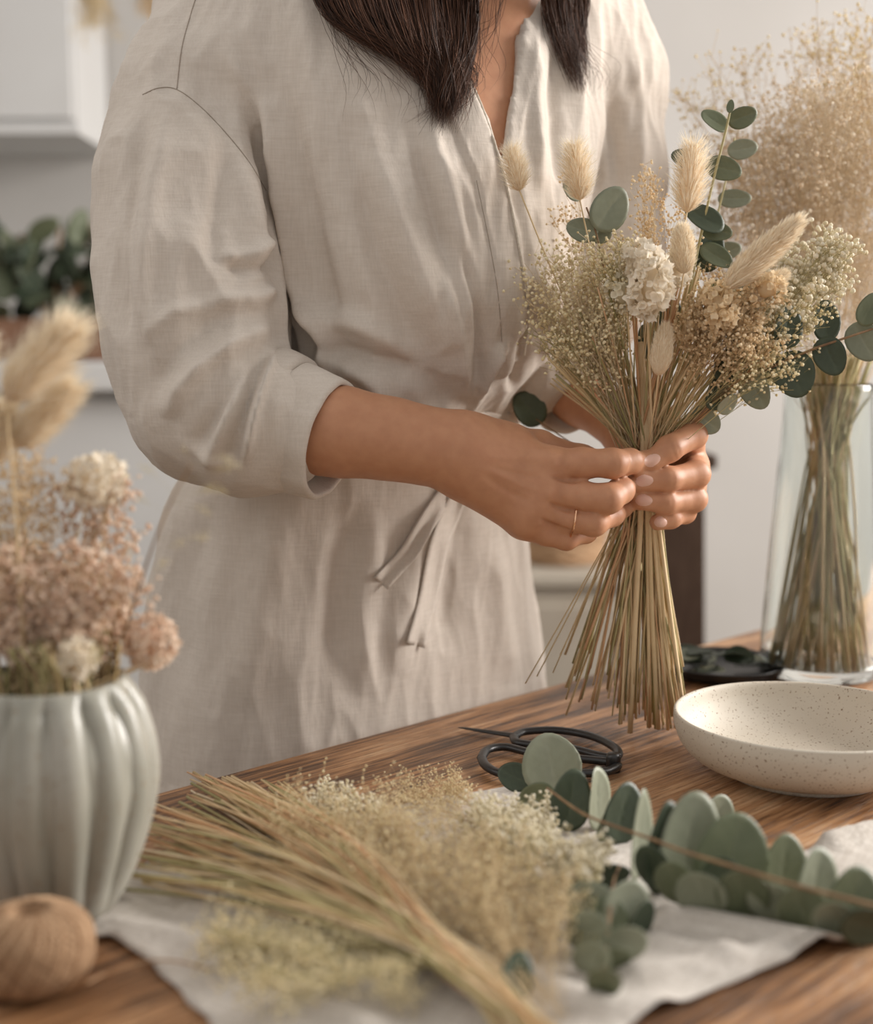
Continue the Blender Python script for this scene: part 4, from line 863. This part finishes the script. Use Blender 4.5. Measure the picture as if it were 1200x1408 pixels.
    leaf(s3, 838, 287, 66, 50, 55, depth=1.155, m='leafpale', roll=20, tone=.35); leaf(s3, 800, 316, 44, 32, 165, depth=1.16, m='leafpale', roll=-10, tone=.3); leaf(s3, 824, 320, 34, 30, 200, depth=1.165, m='leafpale', roll=-10); leaf(s3, 787, 262, 34, 26, 130, depth=1.17, m='leafpale', roll=30)
    s4 = sprig(); twig(s4, [(1215, 447, 1.13), (1170, 462, 1.12), (1110, 483, 1.12), (1040, 515, 1.125), (990, 545, 1.13), (935, 595, 1.145), (892, 640, 1.16)], .0009, .0017)
    for q in ((1135, 441, 58, 40, 90, 'leafdark', 10), (1141, 490, 56, 42, -65, 'leafdark', 15), (1091, 515, 66, 58, -70, 'leafdark', 5), (1082, 450, 60, 44, 75, 'leafdark', 25), (1038, 535, 60, 36, -65, 'leafpale', 35), (1058, 505, 52, 34, -80, 'leafdark', 30), (1002, 500, 56, 40, 60, 'leafdark', 20), (970, 578, 46, 36, -40, 'leafpale', 20), (1187, 470, 58, 44, -60, 'leafpale', 15), (1195, 425, 50, 34, 60, 'leaf', 10), (1025, 470, 56, 40, 50, 'leafdark', 20), (985, 540, 50, 34, 70, 'leafdark', 30), (1000, 555, 34, 22, 40, 'leafpale', 45)):
        leaf(s4, *q[:5], depth=1.125+rng.uniform(-.006, .02), m=q[5], roll=q[6], cup=.2)
    s5 = sprig(); twig(s5, [(735, 575, 1.27), (790, 612, 1.24), (870, 660, 1.17)], .0005, .0009); leaf(s5, 727, 562, 54, 44, 130, depth=1.27, m='leafdark', roll=10, tone=.8)
    for q in ((975, 345, 60, 40, 70, 'leafdark'), (1010, 400, 50, 40, 40, 'leafdark'), (920, 440, 60, 40, 80, 'leafdark'), (890, 470, 50, 30, 100, 'leafdark'), (950, 500, 60, 36, 70, 'leafdark'), (1040, 440, 60, 40, 30, 'leafdark')): leaf(s2, *q[:5], depth=1.19, m=q[5], roll=10)
def empty_child(name, parent):
    o = bpy.data.objects.new(name, None); C.objects.link(o); o.parent = parent; o.empty_display_size = .01; return o
bouquet()

# ------------------------------------------------------------------ grass bunch in the glass vase
def glass_bunch():
    root = empty('dried_grass_bunch', GC+[0, 0, .012], 'airy cloud of tan dried grasses standing in the glass vase', 'dried flowers')
    nk = lambda: at(1140+rng.normal(0, 13), 600, 1.415+rng.normal(0, .012))
    for i in range(120):
        a = rng.uniform(0, 6.28); r = .054*math.sqrt(rng.uniform(.05, 1)); f = GC+[r*math.cos(a), r*math.sin(a), .0125]; n = nk(); d = (n-f); t = n+d*.35+rng.normal(0, .012, 3)*[1, 1, .3]
        b = MB(); b.tube(smoothcurve([f, f+d*.5+rng.normal(0, .003, 3)*[1, 1, 0], n, t], 10), rng.uniform(.0008, .0016), 4, 0, rng.uniform(0, 1)); b.build('stem', M['greenstem' if rng.random() < .6 else 'straw'], root)
    for i in range(95):
        tx = rng.uniform(985, 1290); ty = rng.uniform(120, 420) + (60 if tx < 1040 else 0); p1 = at(tx, ty, 1.415+rng.uniform(-.10, .14)); n = nk(); d = p1-n; l = np.linalg.norm(d)
        place(SPR['cloud'][rng.integers(4)], 'floret_spray', root, p1-d/l*min(.26, l), p1, .3, sc=min(.26, l)/.3)
    for tx, ty in ((1150, 20), (1165, 60), (1195, 40), (1230, 20), (975, 95), (1000, 80), (1195, 90)):
        p1 = at(tx, ty, 1.46); n = nk(); d = p1-n; place(SPR['fine'][rng.integers(4)], 'floret_spray', root, n+d*.3, p1, .2, sc=np.linalg.norm(d)*.7/.2*.9)
glass_bunch()

# ------------------------------------------------------------------ dried flowers in the ceramic vase
def vase_flowers():
    root = empty('dried_flower_arrangement', VC+[0, 0, .02], 'peach and cream dried flowers with bunny tails standing in the ribbed vase', 'dried flowers'); top = VC+[0, 0, .146]; Y0 = .835
    def base(): a = rng.uniform(0, 6.28); r = .036*math.sqrt(rng.random()); return top+[r*math.cos(a), r*math.sin(a), -.02]
    def stem(p1, r=.0007, m='straw', tn=.6):
        p0 = base(); b = MB(); mid = (p0+p1)/2+rng.normal(0, .004, 3); foot = VC+[0, 0, .014]+(p0-top)*[.4, .4, 0]; b.tube(smoothcurve([foot, p0, mid, p1], 14), r, 5, 0, tn); b.build('stem', M[m], root); return p0
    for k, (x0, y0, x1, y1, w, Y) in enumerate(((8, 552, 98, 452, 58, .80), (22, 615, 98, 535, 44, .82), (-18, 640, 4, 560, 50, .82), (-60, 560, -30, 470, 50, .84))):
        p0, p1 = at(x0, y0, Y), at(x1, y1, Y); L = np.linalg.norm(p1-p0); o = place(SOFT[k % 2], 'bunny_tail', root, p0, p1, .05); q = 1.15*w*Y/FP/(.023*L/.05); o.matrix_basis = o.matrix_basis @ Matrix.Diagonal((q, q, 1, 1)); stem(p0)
    for x, y, Y, rx, ry, m, sz, n in ((132, 662, .84, 48, 38, 'cream', .0055, 260), (95, 850, .80, 46, 42, 'peach', .005, 260), (30, 860, .80, 48, 46, 'peach', .005, 260), (208, 882, .83, 42, 38, 'peach', .005, 240), (-30, 830, .82, 50, 50, 'peach', .005, 200), (150, 842, .86, 34, 30, 'peach', .005, 160), (108, 905, .775, 30, 26, 'cream', .005, 130), (60, 810, .84, 36, 30, 'peach', .005, 150)):
        s = Y/FP; p = at(x, y, Y); place(ruffle('papery_head', (rx*s, rx*s*.9, ry*s), n, sz, (m,), .8), 'papery_head', root, p, p+[0, 0, .01], 1, 0, 1.0)
        for _ in range(3): stem(p+rng.normal(0, .004, 3)-[0, 0, ry*s*.7], .0006)
    for _ in range(46):
        x, y = rng.uniform(-40, 190), rng.uniform(765, 880); p1 = at(x, y, rng.uniform(.79, .88)); p0 = base(); d = p1-p0; l = np.linalg.norm(d); place(SPR['peach'][rng.integers(3)], 'floret_spray', root, p1-d/l*min(.08, l), p1, .1, sc=min(.08, l)/.1)
    for x, y in ((40, 640), (10, 660), (25, 700), (-10, 700), (50, 690), (30, 740), (5, 730), (60, 730), (-20, 650), (45, 770), (15, 610), (60, 660)):
        p1 = at(x, y, rng.uniform(.80, .87)); p0 = base(); d = p1-p0; l = np.linalg.norm(d); place(SPR['tan'][rng.integers(3)], 'floret_spray', root, p1-d/l*min(.12, l), p1, .2, sc=min(.12, l)/.2)
    for x, y in ((190, 650), (178, 700), (160, 690), (95, 640)):
        p1 = at(x, y, .85); p0 = base(); d = p1-p0; l = np.linalg.norm(d); place(SPR['peach'][rng.integers(3)], 'floret_spray', root, p1-d/l*min(.1, l), p1, .1, sc=min(.08, l)/.1)
    P = [at(150, 915, .82), at(178, 850, .80), at(205, 765, .79), at(235, 690, .785), at(262, 640, .78)]; b = MB(); b.tube(smoothcurve(P, 24), np.linspace(.0011, .0005, 24), 6); b.build('stem', M['twig'], root)
    for (x, y), (dx, dy) in (((262, 640), (50, -14)), ((262, 640), (-10, -25)), ((235, 690), (50, 10)), ((235, 690), (55, -18)), ((205, 765), (45, -20)), ((250, 665), (70, -30)), ((245, 675), (60, -5)), ((190, 810), (35, -40)), ((228, 705), (-35, -20)), ((215, 740), (65, 0)), ((240, 680), (-40, -40))):
        p0 = at(x, y, .785); p1 = at(x+dx, y+dy, .78); place(SPR['yel'][rng.integers(4)], 'floret_spray', root, p0, p1, .2, sc=np.linalg.norm(p1-p0)/.2*1.0)
    for _ in range(60):
        a = rng.uniform(0, 6.28); r = .038*math.sqrt(rng.random()); q = VC+[r*math.cos(a), r*math.sin(a), .12]; b = MB(); b.tube(smoothcurve([q, q+[rng.normal(0, .004), rng.normal(0, .004), .03], q+[rng.normal(0, .01), rng.normal(0, .01), .055]], 6), .0010, 4, 0, rng.random()); b.build('stem', M['greenstem' if rng.random() < .5 else 'straw'], root)
vase_flowers()

# ------------------------------------------------------------------ grasses lying on the cloth
def stalks():
    root = empty('grass_stalk_bundle', ground(560, 1260, TZ), 'bundle of dried straw grass stalks fanned out across the linen cloth', 'dried grass')
    for i in range(150):
        u = rng.random(); neck = ground(620+rng.normal(0, 16), 1318+rng.normal(0, 9), TZ+.012+rng.uniform(0, .012)); out = ground(745+rng.normal(0, 22), 1440, TZ+.010+rng.uniform(0, .016))
        if rng.random() < .55: ex = rng.uniform(255, 400); ey = 1062+(ex-290)*.12+rng.uniform(0, 40)
        else: ex = rng.uniform(175, 260); ey = rng.uniform(1095, 1215)
        h = rng.uniform(.006, .022) if ey < 1140 else rng.uniform(.005, .012); end = ground(ex, ey, TZ+h)
        b = MB(); mid = (neck+end)/2+[0, 0, .006+rng.uniform(0, .006)]+rng.normal(0, .008, 3)*[1, 1, .3]; r = rng.uniform(.0005, .0011)
        b.tube(smoothcurve([out, neck, mid, end], 16), np.linspace(r*.9, r*1.25, 16), 5, 0, rng.uniform(.1, 1)); b.build('stalk', M[('straw', 'greenstem', 'straw', 'palestraw', 'greenstem', 'straw', 'rust')[i % 7]], root)
    b = MB(); b.tube(smoothcurve([ground(168, 1222, TZ+.008), ground(300, 1236, TZ+.010), ground(420, 1250, TZ+.012)], 12), .0010, 6, 0, .1); b.build('stalk', M['greenstem'], root)
    for _ in range(26):
        n = ground(600+rng.normal(0, 14), 1300, TZ+.02); t = ground(rng.uniform(400, 570), rng.uniform(1115, 1200), TZ+rng.uniform(.012, .03)); place(SPR['fine'][rng.integers(4)], 'floret_spray', root, t+(n-t)*.45, t, .2, sc=np.linalg.norm(n-t)*.55/.2)
stalks()
def lying(name, label, center, src, spots, kind, n, jit, sc, hmax=.03, fl='floret_spray'):
    root = empty(name, ground(*center, TZ), label, 'dried flowers', 'loose dried flower bunches on the cloth')
    for x, y in spots:
        for _ in range(n):
            t = ground(x+rng.normal(0, jit), y+rng.normal(0, jit*.6), TZ+rng.uniform(.014, hmax)); s = ground(src[0]+rng.normal(0, 14), src[1]+rng.normal(0, 8), TZ+.010); d = t-s; l = np.linalg.norm(d); w = min(.2*sc, l)
            o = place(SPR[kind][rng.integers(len(SPR[kind]))], fl, root, t-d/l*w, t, .2, sc=sc*(w/(.2*sc)))
            o.matrix_basis = o.matrix_basis @ Matrix.Diagonal((1, 1, 1, 1))
lying('yellow_gypsophila_bunch', 'dense pale yellow gypsophila spread in the middle of the cloth', (620, 1200), (760, 1400), [(450, 1150), (500, 1170), (560, 1150), (610, 1140), (660, 1150), (540, 1200), (600, 1190), (650, 1190), (700, 1180), (740, 1200), (620, 1230), (680, 1230), (720, 1250), (760, 1240), (560, 1130), (690, 1270), (500, 1120)], 'fine', 3, 18, .62)
lying('ivory_gypsophila_bunch', 'ivory white gypsophila with rounder florets beside the eucalyptus branch', (740, 1150), (800, 1330), [(670, 1105), (700, 1120), (730, 1130), (690, 1145), (750, 1150), (720, 1165), (780, 1165), (810, 1175), (770, 1190), (650, 1125), (800, 1200), (740, 1110)], 'big', 3, 10, .5, .034)
lying('green_gypsophila_bunch', 'greenish yellow gypsophila sprays at the near edge of the cloth', (430, 1330), (640, 1310), [(290, 1290), (330, 1310), (380, 1300), (420, 1330), (350, 1350), (460, 1350), (500, 1340), (540, 1340), (400, 1370), (560, 1360), (440, 1290), (320, 1270), (500, 1300)], 'yel', 3, 14, .55, .026)
lying('cream_statice_sprig', 'small cream flower sprig beyond the grass stalks on bare wood', (470, 1105), (560, 1200), [(455, 1095), (480, 1100), (500, 1112), (440, 1108), (465, 1118), (430, 1098)], 'big', 3, 8, .4, .022)
lying('wispy_yellow_sprig', 'wispy yellow sprig on the bare wood left of the scissors', (590, 1085), (700, 1150), [(540, 1090), (570, 1080), (600, 1075), (630, 1078), (560, 1100), (610, 1090)], 'fine', 2, 8, .45, .015)

# ------------------------------------------------------------------ eucalyptus on the table
def table_eucalyptus():
    r1 = empty('eucalyptus_branch', ground(980, 1200, TZ), 'long silvery green eucalyptus branch lying along the right of the cloth', 'eucalyptus')
    def stem(root, P, r=.0013, m='twig'):
        b = MB(); b.tube(smoothcurve([ground(x, y, TZ+h) for x, y, h in P], 40), np.linspace(r*.7, r, 40), 7); b.build('stem', M[m], root)
    stem(r1, [(752, 1084, .036), (800, 1118, .038), (845, 1136, .040), (891, 1152, .042), (944, 1172, .044), (1019, 1195, .044), (1093, 1217, .042), (1150, 1232, .040), (1230, 1252, .034)])
    for q in ((707, 1068, 42, 34, 150, 'leafdark', 20, 20), (738, 1098, 50, 38, 200, 'leaf', 10, 25), (785, 1100, 78, 50, 80, 'leafdark', 0, 10), (757, 1050, 76, 74, 100, 'leafpale', 5, 10), (821, 1098, 80, 32, 85, 'leafpale', 55, 5), (856, 1118, 78, 52, 65, 'leafdark', 25, 15), (836, 1132, 50, 30, 60, 'leaf', 40, 10),
              (879, 1148, 118, 32, 80, 'leafpale', 58, 5), (912, 1165, 118, 50, 78, 'leafdark', 30, 5), (948, 1158, 128, 82, 75, 'leafpale', 15, 10), (985, 1122, 56, 46, 60, 'leafpale', 20, 10), (1005, 1178, 112, 96, 70, 'leaf', 5, 12), (930, 1215, 70, 48, -75, 'leaf', 20, 30), (965, 1232, 74, 60, -80, 'leafpale', 20, 30),
              (1022, 1232, 82, 64, -75, 'leaf', 15, 30), (1078, 1188, 76, 58, 75, 'leaf', 15, 12), (1062, 1242, 66, 54, -80, 'leafpale', 25, 30), (1122, 1212, 84, 60, 70, 'leafpale', 25, 15), (1104, 1250, 70, 60, -70, 'leaf', 15, 30), (1172, 1238, 88, 74, 60, 'leaf', 10, 15), (1150, 1266, 70, 50, -60, 'leafpale', 20, 30), (1190, 1274, 80, 52, -30, 'leafdark', 10, 30), (1240, 1240, 80, 60, 40, 'leaf', 10, 20), (992, 1212, 70, 50, -85, 'leafdark', 10, 20), (900, 1195, 70, 40, -80, 'leafdark', 30, 20)):
        leaf(r1, q[0], q[1], q[2]*1.13, q[3]*1.15, q[4], h=.012, m=q[5], roll=q[6], lean=q[7], cup=.16)
    r2 = empty('eucalyptus_branch', ground(840, 1270, TZ), 'short drooping eucalyptus sprig with round dusty leaves at the cloth centre', 'eucalyptus')
    stem(r2, [(852, 1190, .020), (843, 1215, .022), (837, 1270, .020), (832, 1320, .014), (830, 1350, .008)], .0010)
    for q in ((826, 1206, 78, 36, 10, 'leafdark', 10, 0), (812, 1245, 64, 62, 140, 'leafpale', 10, 20), (862, 1248, 70, 66, 50, 'leafpale', 10, 20), (884, 1264, 50, 30, 60, 'leafdark', 30, 10), (808, 1282, 58, 54, 200, 'leafpale', 10, 30), (860, 1298, 62, 56, -30, 'leafpale', 10, 30), (812, 1318, 50, 46, 210, 'leafpale', 10, 40), (846, 1320, 46, 44, -50, 'leaf', 10, 40), (830, 1352, 54, 46, -90, 'leaf', 5, 40), (838, 1262, 54, 50, 90, 'leaf', 5, 20)):
        leaf(r2, q[0], q[1], q[2]*1.12, q[3]*1.12, q[4], h=.010, m=q[5], roll=q[6], lean=q[7], cup=.12)
    o = leaf(None, 711, 1341, 60, 50, 70, h=.006, m='leafdark', roll=8, lean=35, name='eucalyptus_leaf', tone=.6); tag(o, 'single round eucalyptus leaf fallen alone at the front of the cloth', 'leaf')
table_eucalyptus()
def dark_dish():
    c = ground(992, 926, TZ); root = empty('dark_dish', c, 'round dark metal dish of leaves between the bowl and glass vase', 'dish')
    b = MB(); lathe(b, smoothcurve([(.0005, .001), (.05, .001), (.062, .004), (.067, .012), (.0685, .0135), (.0675, .0145), (.064, .012), (.058, .006), (.045, .004), (.0005, .004)], 40).clip(.0004), c, 80); b.build('dish_body', M['iron'], root)
    t = empty('dark_leaf_pile', c+[0, 0, .005], 'dark green eucalyptus leaves piled in the metal dish', 'leaves')
    for k in range(15):
        a = rng.uniform(0, 6.28); r = .045*math.sqrt(rng.random()); p = c+[r*math.cos(a), r*math.sin(a), .009+.0018*k*.6]; d = rng.uniform(0, 6.28); ax = np.array([math.cos(d), math.sin(d), rng.uniform(-.1, .2)]); ax /= np.linalg.norm(ax); n = np.array([rng.normal(0, .2), rng.normal(0, .2), 1.0]); n -= ax*(n@ax); n /= np.linalg.norm(n)
        leaf_mesh(p, ax, np.cross(n, ax), n, .038, .026, .25, rng.uniform(.1, .7)).build('leaf', M['leafdark' if k % 3 else 'leafpale'], t)
dark_dish()

# ------------------------------------------------------------------ background furniture
def bg_objects():
    # low white sideboard on the left
    Y = 2.75; zt = at(0, 497, Y)[2]; xr = at(560, 500, Y)[0]; x0 = -2.9; w = xr-x0; cx = (xr+x0)/2
    r = empty('white_sideboard', (cx, Y+.25, 0), 'white painted sideboard against the wall behind the person', 'sideboard')
    one('top_board', (cx, Y+.24, zt-.03), (w+.06, .56, .06), M['white'], r, bev=.006); one('carcass', (cx, Y+.27, (zt-.06+.06)/2), (w, .46, zt-.12), M['white'], r)
    n = 3
    for k in range(n):
        d = one('door', (x0+w*(k+.5)/n, Y+.03, (zt-.06)/2+.03), (w/n-.012, .022, zt-.16), M['white'], r, bev=.004); one('handle', (x0+w*(k+.5)/n+.12*(-1)**k, Y+.008, zt*.62), (.012, .02, .12), M['iron'], d, bev=.003)
    one('plinth', (cx, Y+.29, .03), (w-.04, .42, .06), M['white'], r)
    # wall cupboard
    zc = at(0, 188, 3.1)[2]; xc = at(104, 100, 3.1)[0]
    r = empty('wall_cupboard', (xc-.5, 3.25, zc), 'white wall cupboard above the green shrub at upper left', 'cupboard')
    one('carcass', (xc-.5, 3.25, zc+.36), (1.0, .28, .70), M['white'], r, bev=.004); one('bottom_shelf', (xc-.5, 3.23, zc+.008), (1.03, .34, .018), M['white'], r, bev=.003)
    for k in (-1, 1): one('door', (xc-.5+k*.25, 3.10, zc+.37), (.485, .02, .66), M['white'], r, bev=.004)
    # shrub in a wooden box on the sideboard
    p = at(75, 486, Y+.2); p[2] = zt; r = empty('potted_shrub', p, 'dark leafy green shrub in a brown wooden box on the white sideboard', 'plant')
    M['boxwood'] = mat('brown_box_wood', (0.17, 0.085, 0.05), 0.7, (0.24, 0.13, 0.08), scale=30)
    one('box', p+[0, 0, .045], (.34, .2, .09), M['boxwood'], r, bev=.005)
    for k in range(90):
        a = rng.uniform(0, 6.28); q = p+[.20*math.cos(a)*math.sqrt(rng.random()), .10*math.sin(a), .10+.19*rng.random()]; d = rng.normal(0, 1, 3); d[2] = abs(d[2]); d /= np.linalg.norm(d); nn = np.cross(d, rng.normal(0, 1, 3)); nn /= np.linalg.norm(nn)
        leaf_mesh(q, d, np.cross(nn, d), nn, .085, .05, .2, rng.uniform(.1, .9)).build('leaf', M['leafdark' if rng.random() < .75 else 'leaf'], r)
    for k in range(8):
        b = MB(); a = rng.uniform(0, 6.28); b.tube(smoothcurve([p+[0, 0, .08], p+[.08*math.cos(a), .04*math.sin(a), .18], p+[.17*math.cos(a), .09*math.sin(a), .28]], 6), .004, 5); b.build('branch', M['twig'], r)
    r2 = empty('dried_grass_tuft', p+[.16, 0, .06], 'tuft of pale dried grass beside the green shrub', 'dried grass')
    for k in range(16):
        q = p+[.12+rng.uniform(-.03, .05), rng.uniform(-.05, .05), .02]; place(SPR['cloud'][k % 4], 'floret_spray', r2, q, q+[rng.normal(.02, .03), rng.normal(0, .02), rng.uniform(.2, .30)], .3)
    # bunches hanging from a rail near the ceiling
    zr = at(0, -95, 2.6)[2]; rail = empty('hanging_rail', (at(0, 0, 2.6)[0], 2.6, zr), 'thin black iron rail under which dried bunches hang', 'rail')
    b = MB(); b.tube([(-2.6, 2.6, zr), (-.3, 2.6, zr)], .006, 8); b.build('rod', M['iron'], rail)
    for k in (-2.55, -.35): 
        b = MB(); b.tube([(k, 2.6, zr), (k, 2.6, 2.78)], .004, 6); b.build('drop_rod', M['iron'], rail)
    for x, yb, m, lab in ((128, 42, 'fine', 'olive dried bunch hanging upside down at upper left'), (205, 22, 'tan', 'orange tan dried bunch hanging beside the shoulder')):
        top = at(x, -85, 2.6); r = empty('hanging_bunch', top, lab, 'dried flowers')
        for k in range(22):
            e = at(x+rng.normal(0, 10), yb-rng.uniform(0, 60), 2.6+rng.normal(0, .02)); place(SPR[m][k % 3], 'floret_spray', r, top-[0, 0, .004], e, .2)
        b = MB(); 
        for k in range(4): a = np.linspace(0, 6.28, 14); b.tube(np.stack([top[0]+.013*np.cos(a), top[1]+.013*np.sin(a), np.full(14, top[2]-.02-.004*k)], 1), .002, 5)
        b.tube([top-[0, 0, .02], top+[0, 0, at(x, -95, 2.6)[2]-top[2]]], .0015, 5); b.build('string', M['twine'], r)
    # pedestal at right
    Y = 2.35; c = at(930, 700, Y); r = empty('wooden_pedestal', (c[0], Y, 0), 'dark stained wooden pedestal post standing behind the table', 'pedestal')
    za = at(0, 640, Y)[2]
    b = MB(); t = np.linspace(0, 1, 5); V = []
    for k in t: w = .028+.012*k; z = .05+(za-.05)*k; xo = .03*(1-k)*1.2; V += [(c[0]+xo-w, Y-w, z), (c[0]+xo+w, Y-w, z), (c[0]+xo+w, Y+w, z), (c[0]+xo-w, Y+w, z)]
    b.add(V, [(i*4+j, i*4+(j+1) % 4, (i+1)*4+(j+1) % 4, (i+1)*4+j) for i in range(4) for j in range(4)]); b.build('post', M['darkwood'], r, False)
    one('top_plate', (c[0]-.02, Y, za+.012), (.15, .15, .024), M['darkwood'], r, bev=.003); one('foot', (c[0]+.036, Y, .025), (.28, .28, .05), M['darkwood'], r, bev=.006)
    # low cream chest and basket of dried flowers
    Y = 2.75; zt = at(0, 792, Y)[2]; xa, xb = at(640, 0, Y)[0], at(905, 0, Y)[0]; r = empty('cream_chest', ((xa+xb)/2, Y+.2, 0), 'low cream painted chest behind the table at the wall', 'chest')
    M['creampaint'] = mat('cream_paint', (0.42, 0.375, 0.31), 0.7, (0.36, 0.31, 0.25), scale=5)
    one('carcass', ((xa+xb)/2, Y+.2, zt/2-.01), (xb-xa, .4, zt-.02), M['creampaint'], r, bev=.004); one('lid', ((xa+xb)/2, Y+.2, zt-.01), (xb-xa+.03, .43, .025), M['creampaint'], r, bev=.004)
    for k in range(2): one('drawer', ((xa+xb)/2, Y-.006, zt*(.3+.42*k)), (xb-xa-.05, .016, zt*.36), M['creampaint'], r, bev=.003)
    q = np.array([(xa+xb)/2+.03, Y+.18, zt+.004]); r = empty('flower_basket', q, 'round woven basket of blush dried flowers on the cream chest', 'basket')
    b = MB()
    for k in range(12):
        a = np.linspace(0, 2*math.pi, 40); rr = .085+.0022*k; b.tube(np.stack([q[0]+(rr+.003*np.sin(a*12+k*math.pi))*np.cos(a), q[1]+(rr+.003*np.sin(a*12+k*math.pi))*np.sin(a), np.full(40, q[2]+.006+.0085*k)], 1), .0048, 6, 0, rng.random())
    b.build('woven_side', M['twine'], r); b = MB(); lathe(b, [(.0005, .001), (.085, .001), (.085, .006), (.0005, .006)], q, 40); b.build('base', M['twine'], r)
    r = empty('blush_flowers', q+[0, 0, .07], 'blush and cream dried flower heads filling the woven basket', 'dried flowers'); me = [ruffle('flower_head', (.032, .032, .028), 60, .018, (m,)) for m in ('cream', 'peach', 'tan')]
    for k in range(14):
        a = rng.uniform(0, 6.28); s = .075*math.sqrt(rng.random()); o = bpy.data.objects.new('flower_head', me[k % 3]); link(o, r); o.matrix_parent_inverse = world_inv(r); o.location = q+[s*math.cos(a), s*math.sin(a), .10+rng.uniform(0, .05)]
bg_objects()
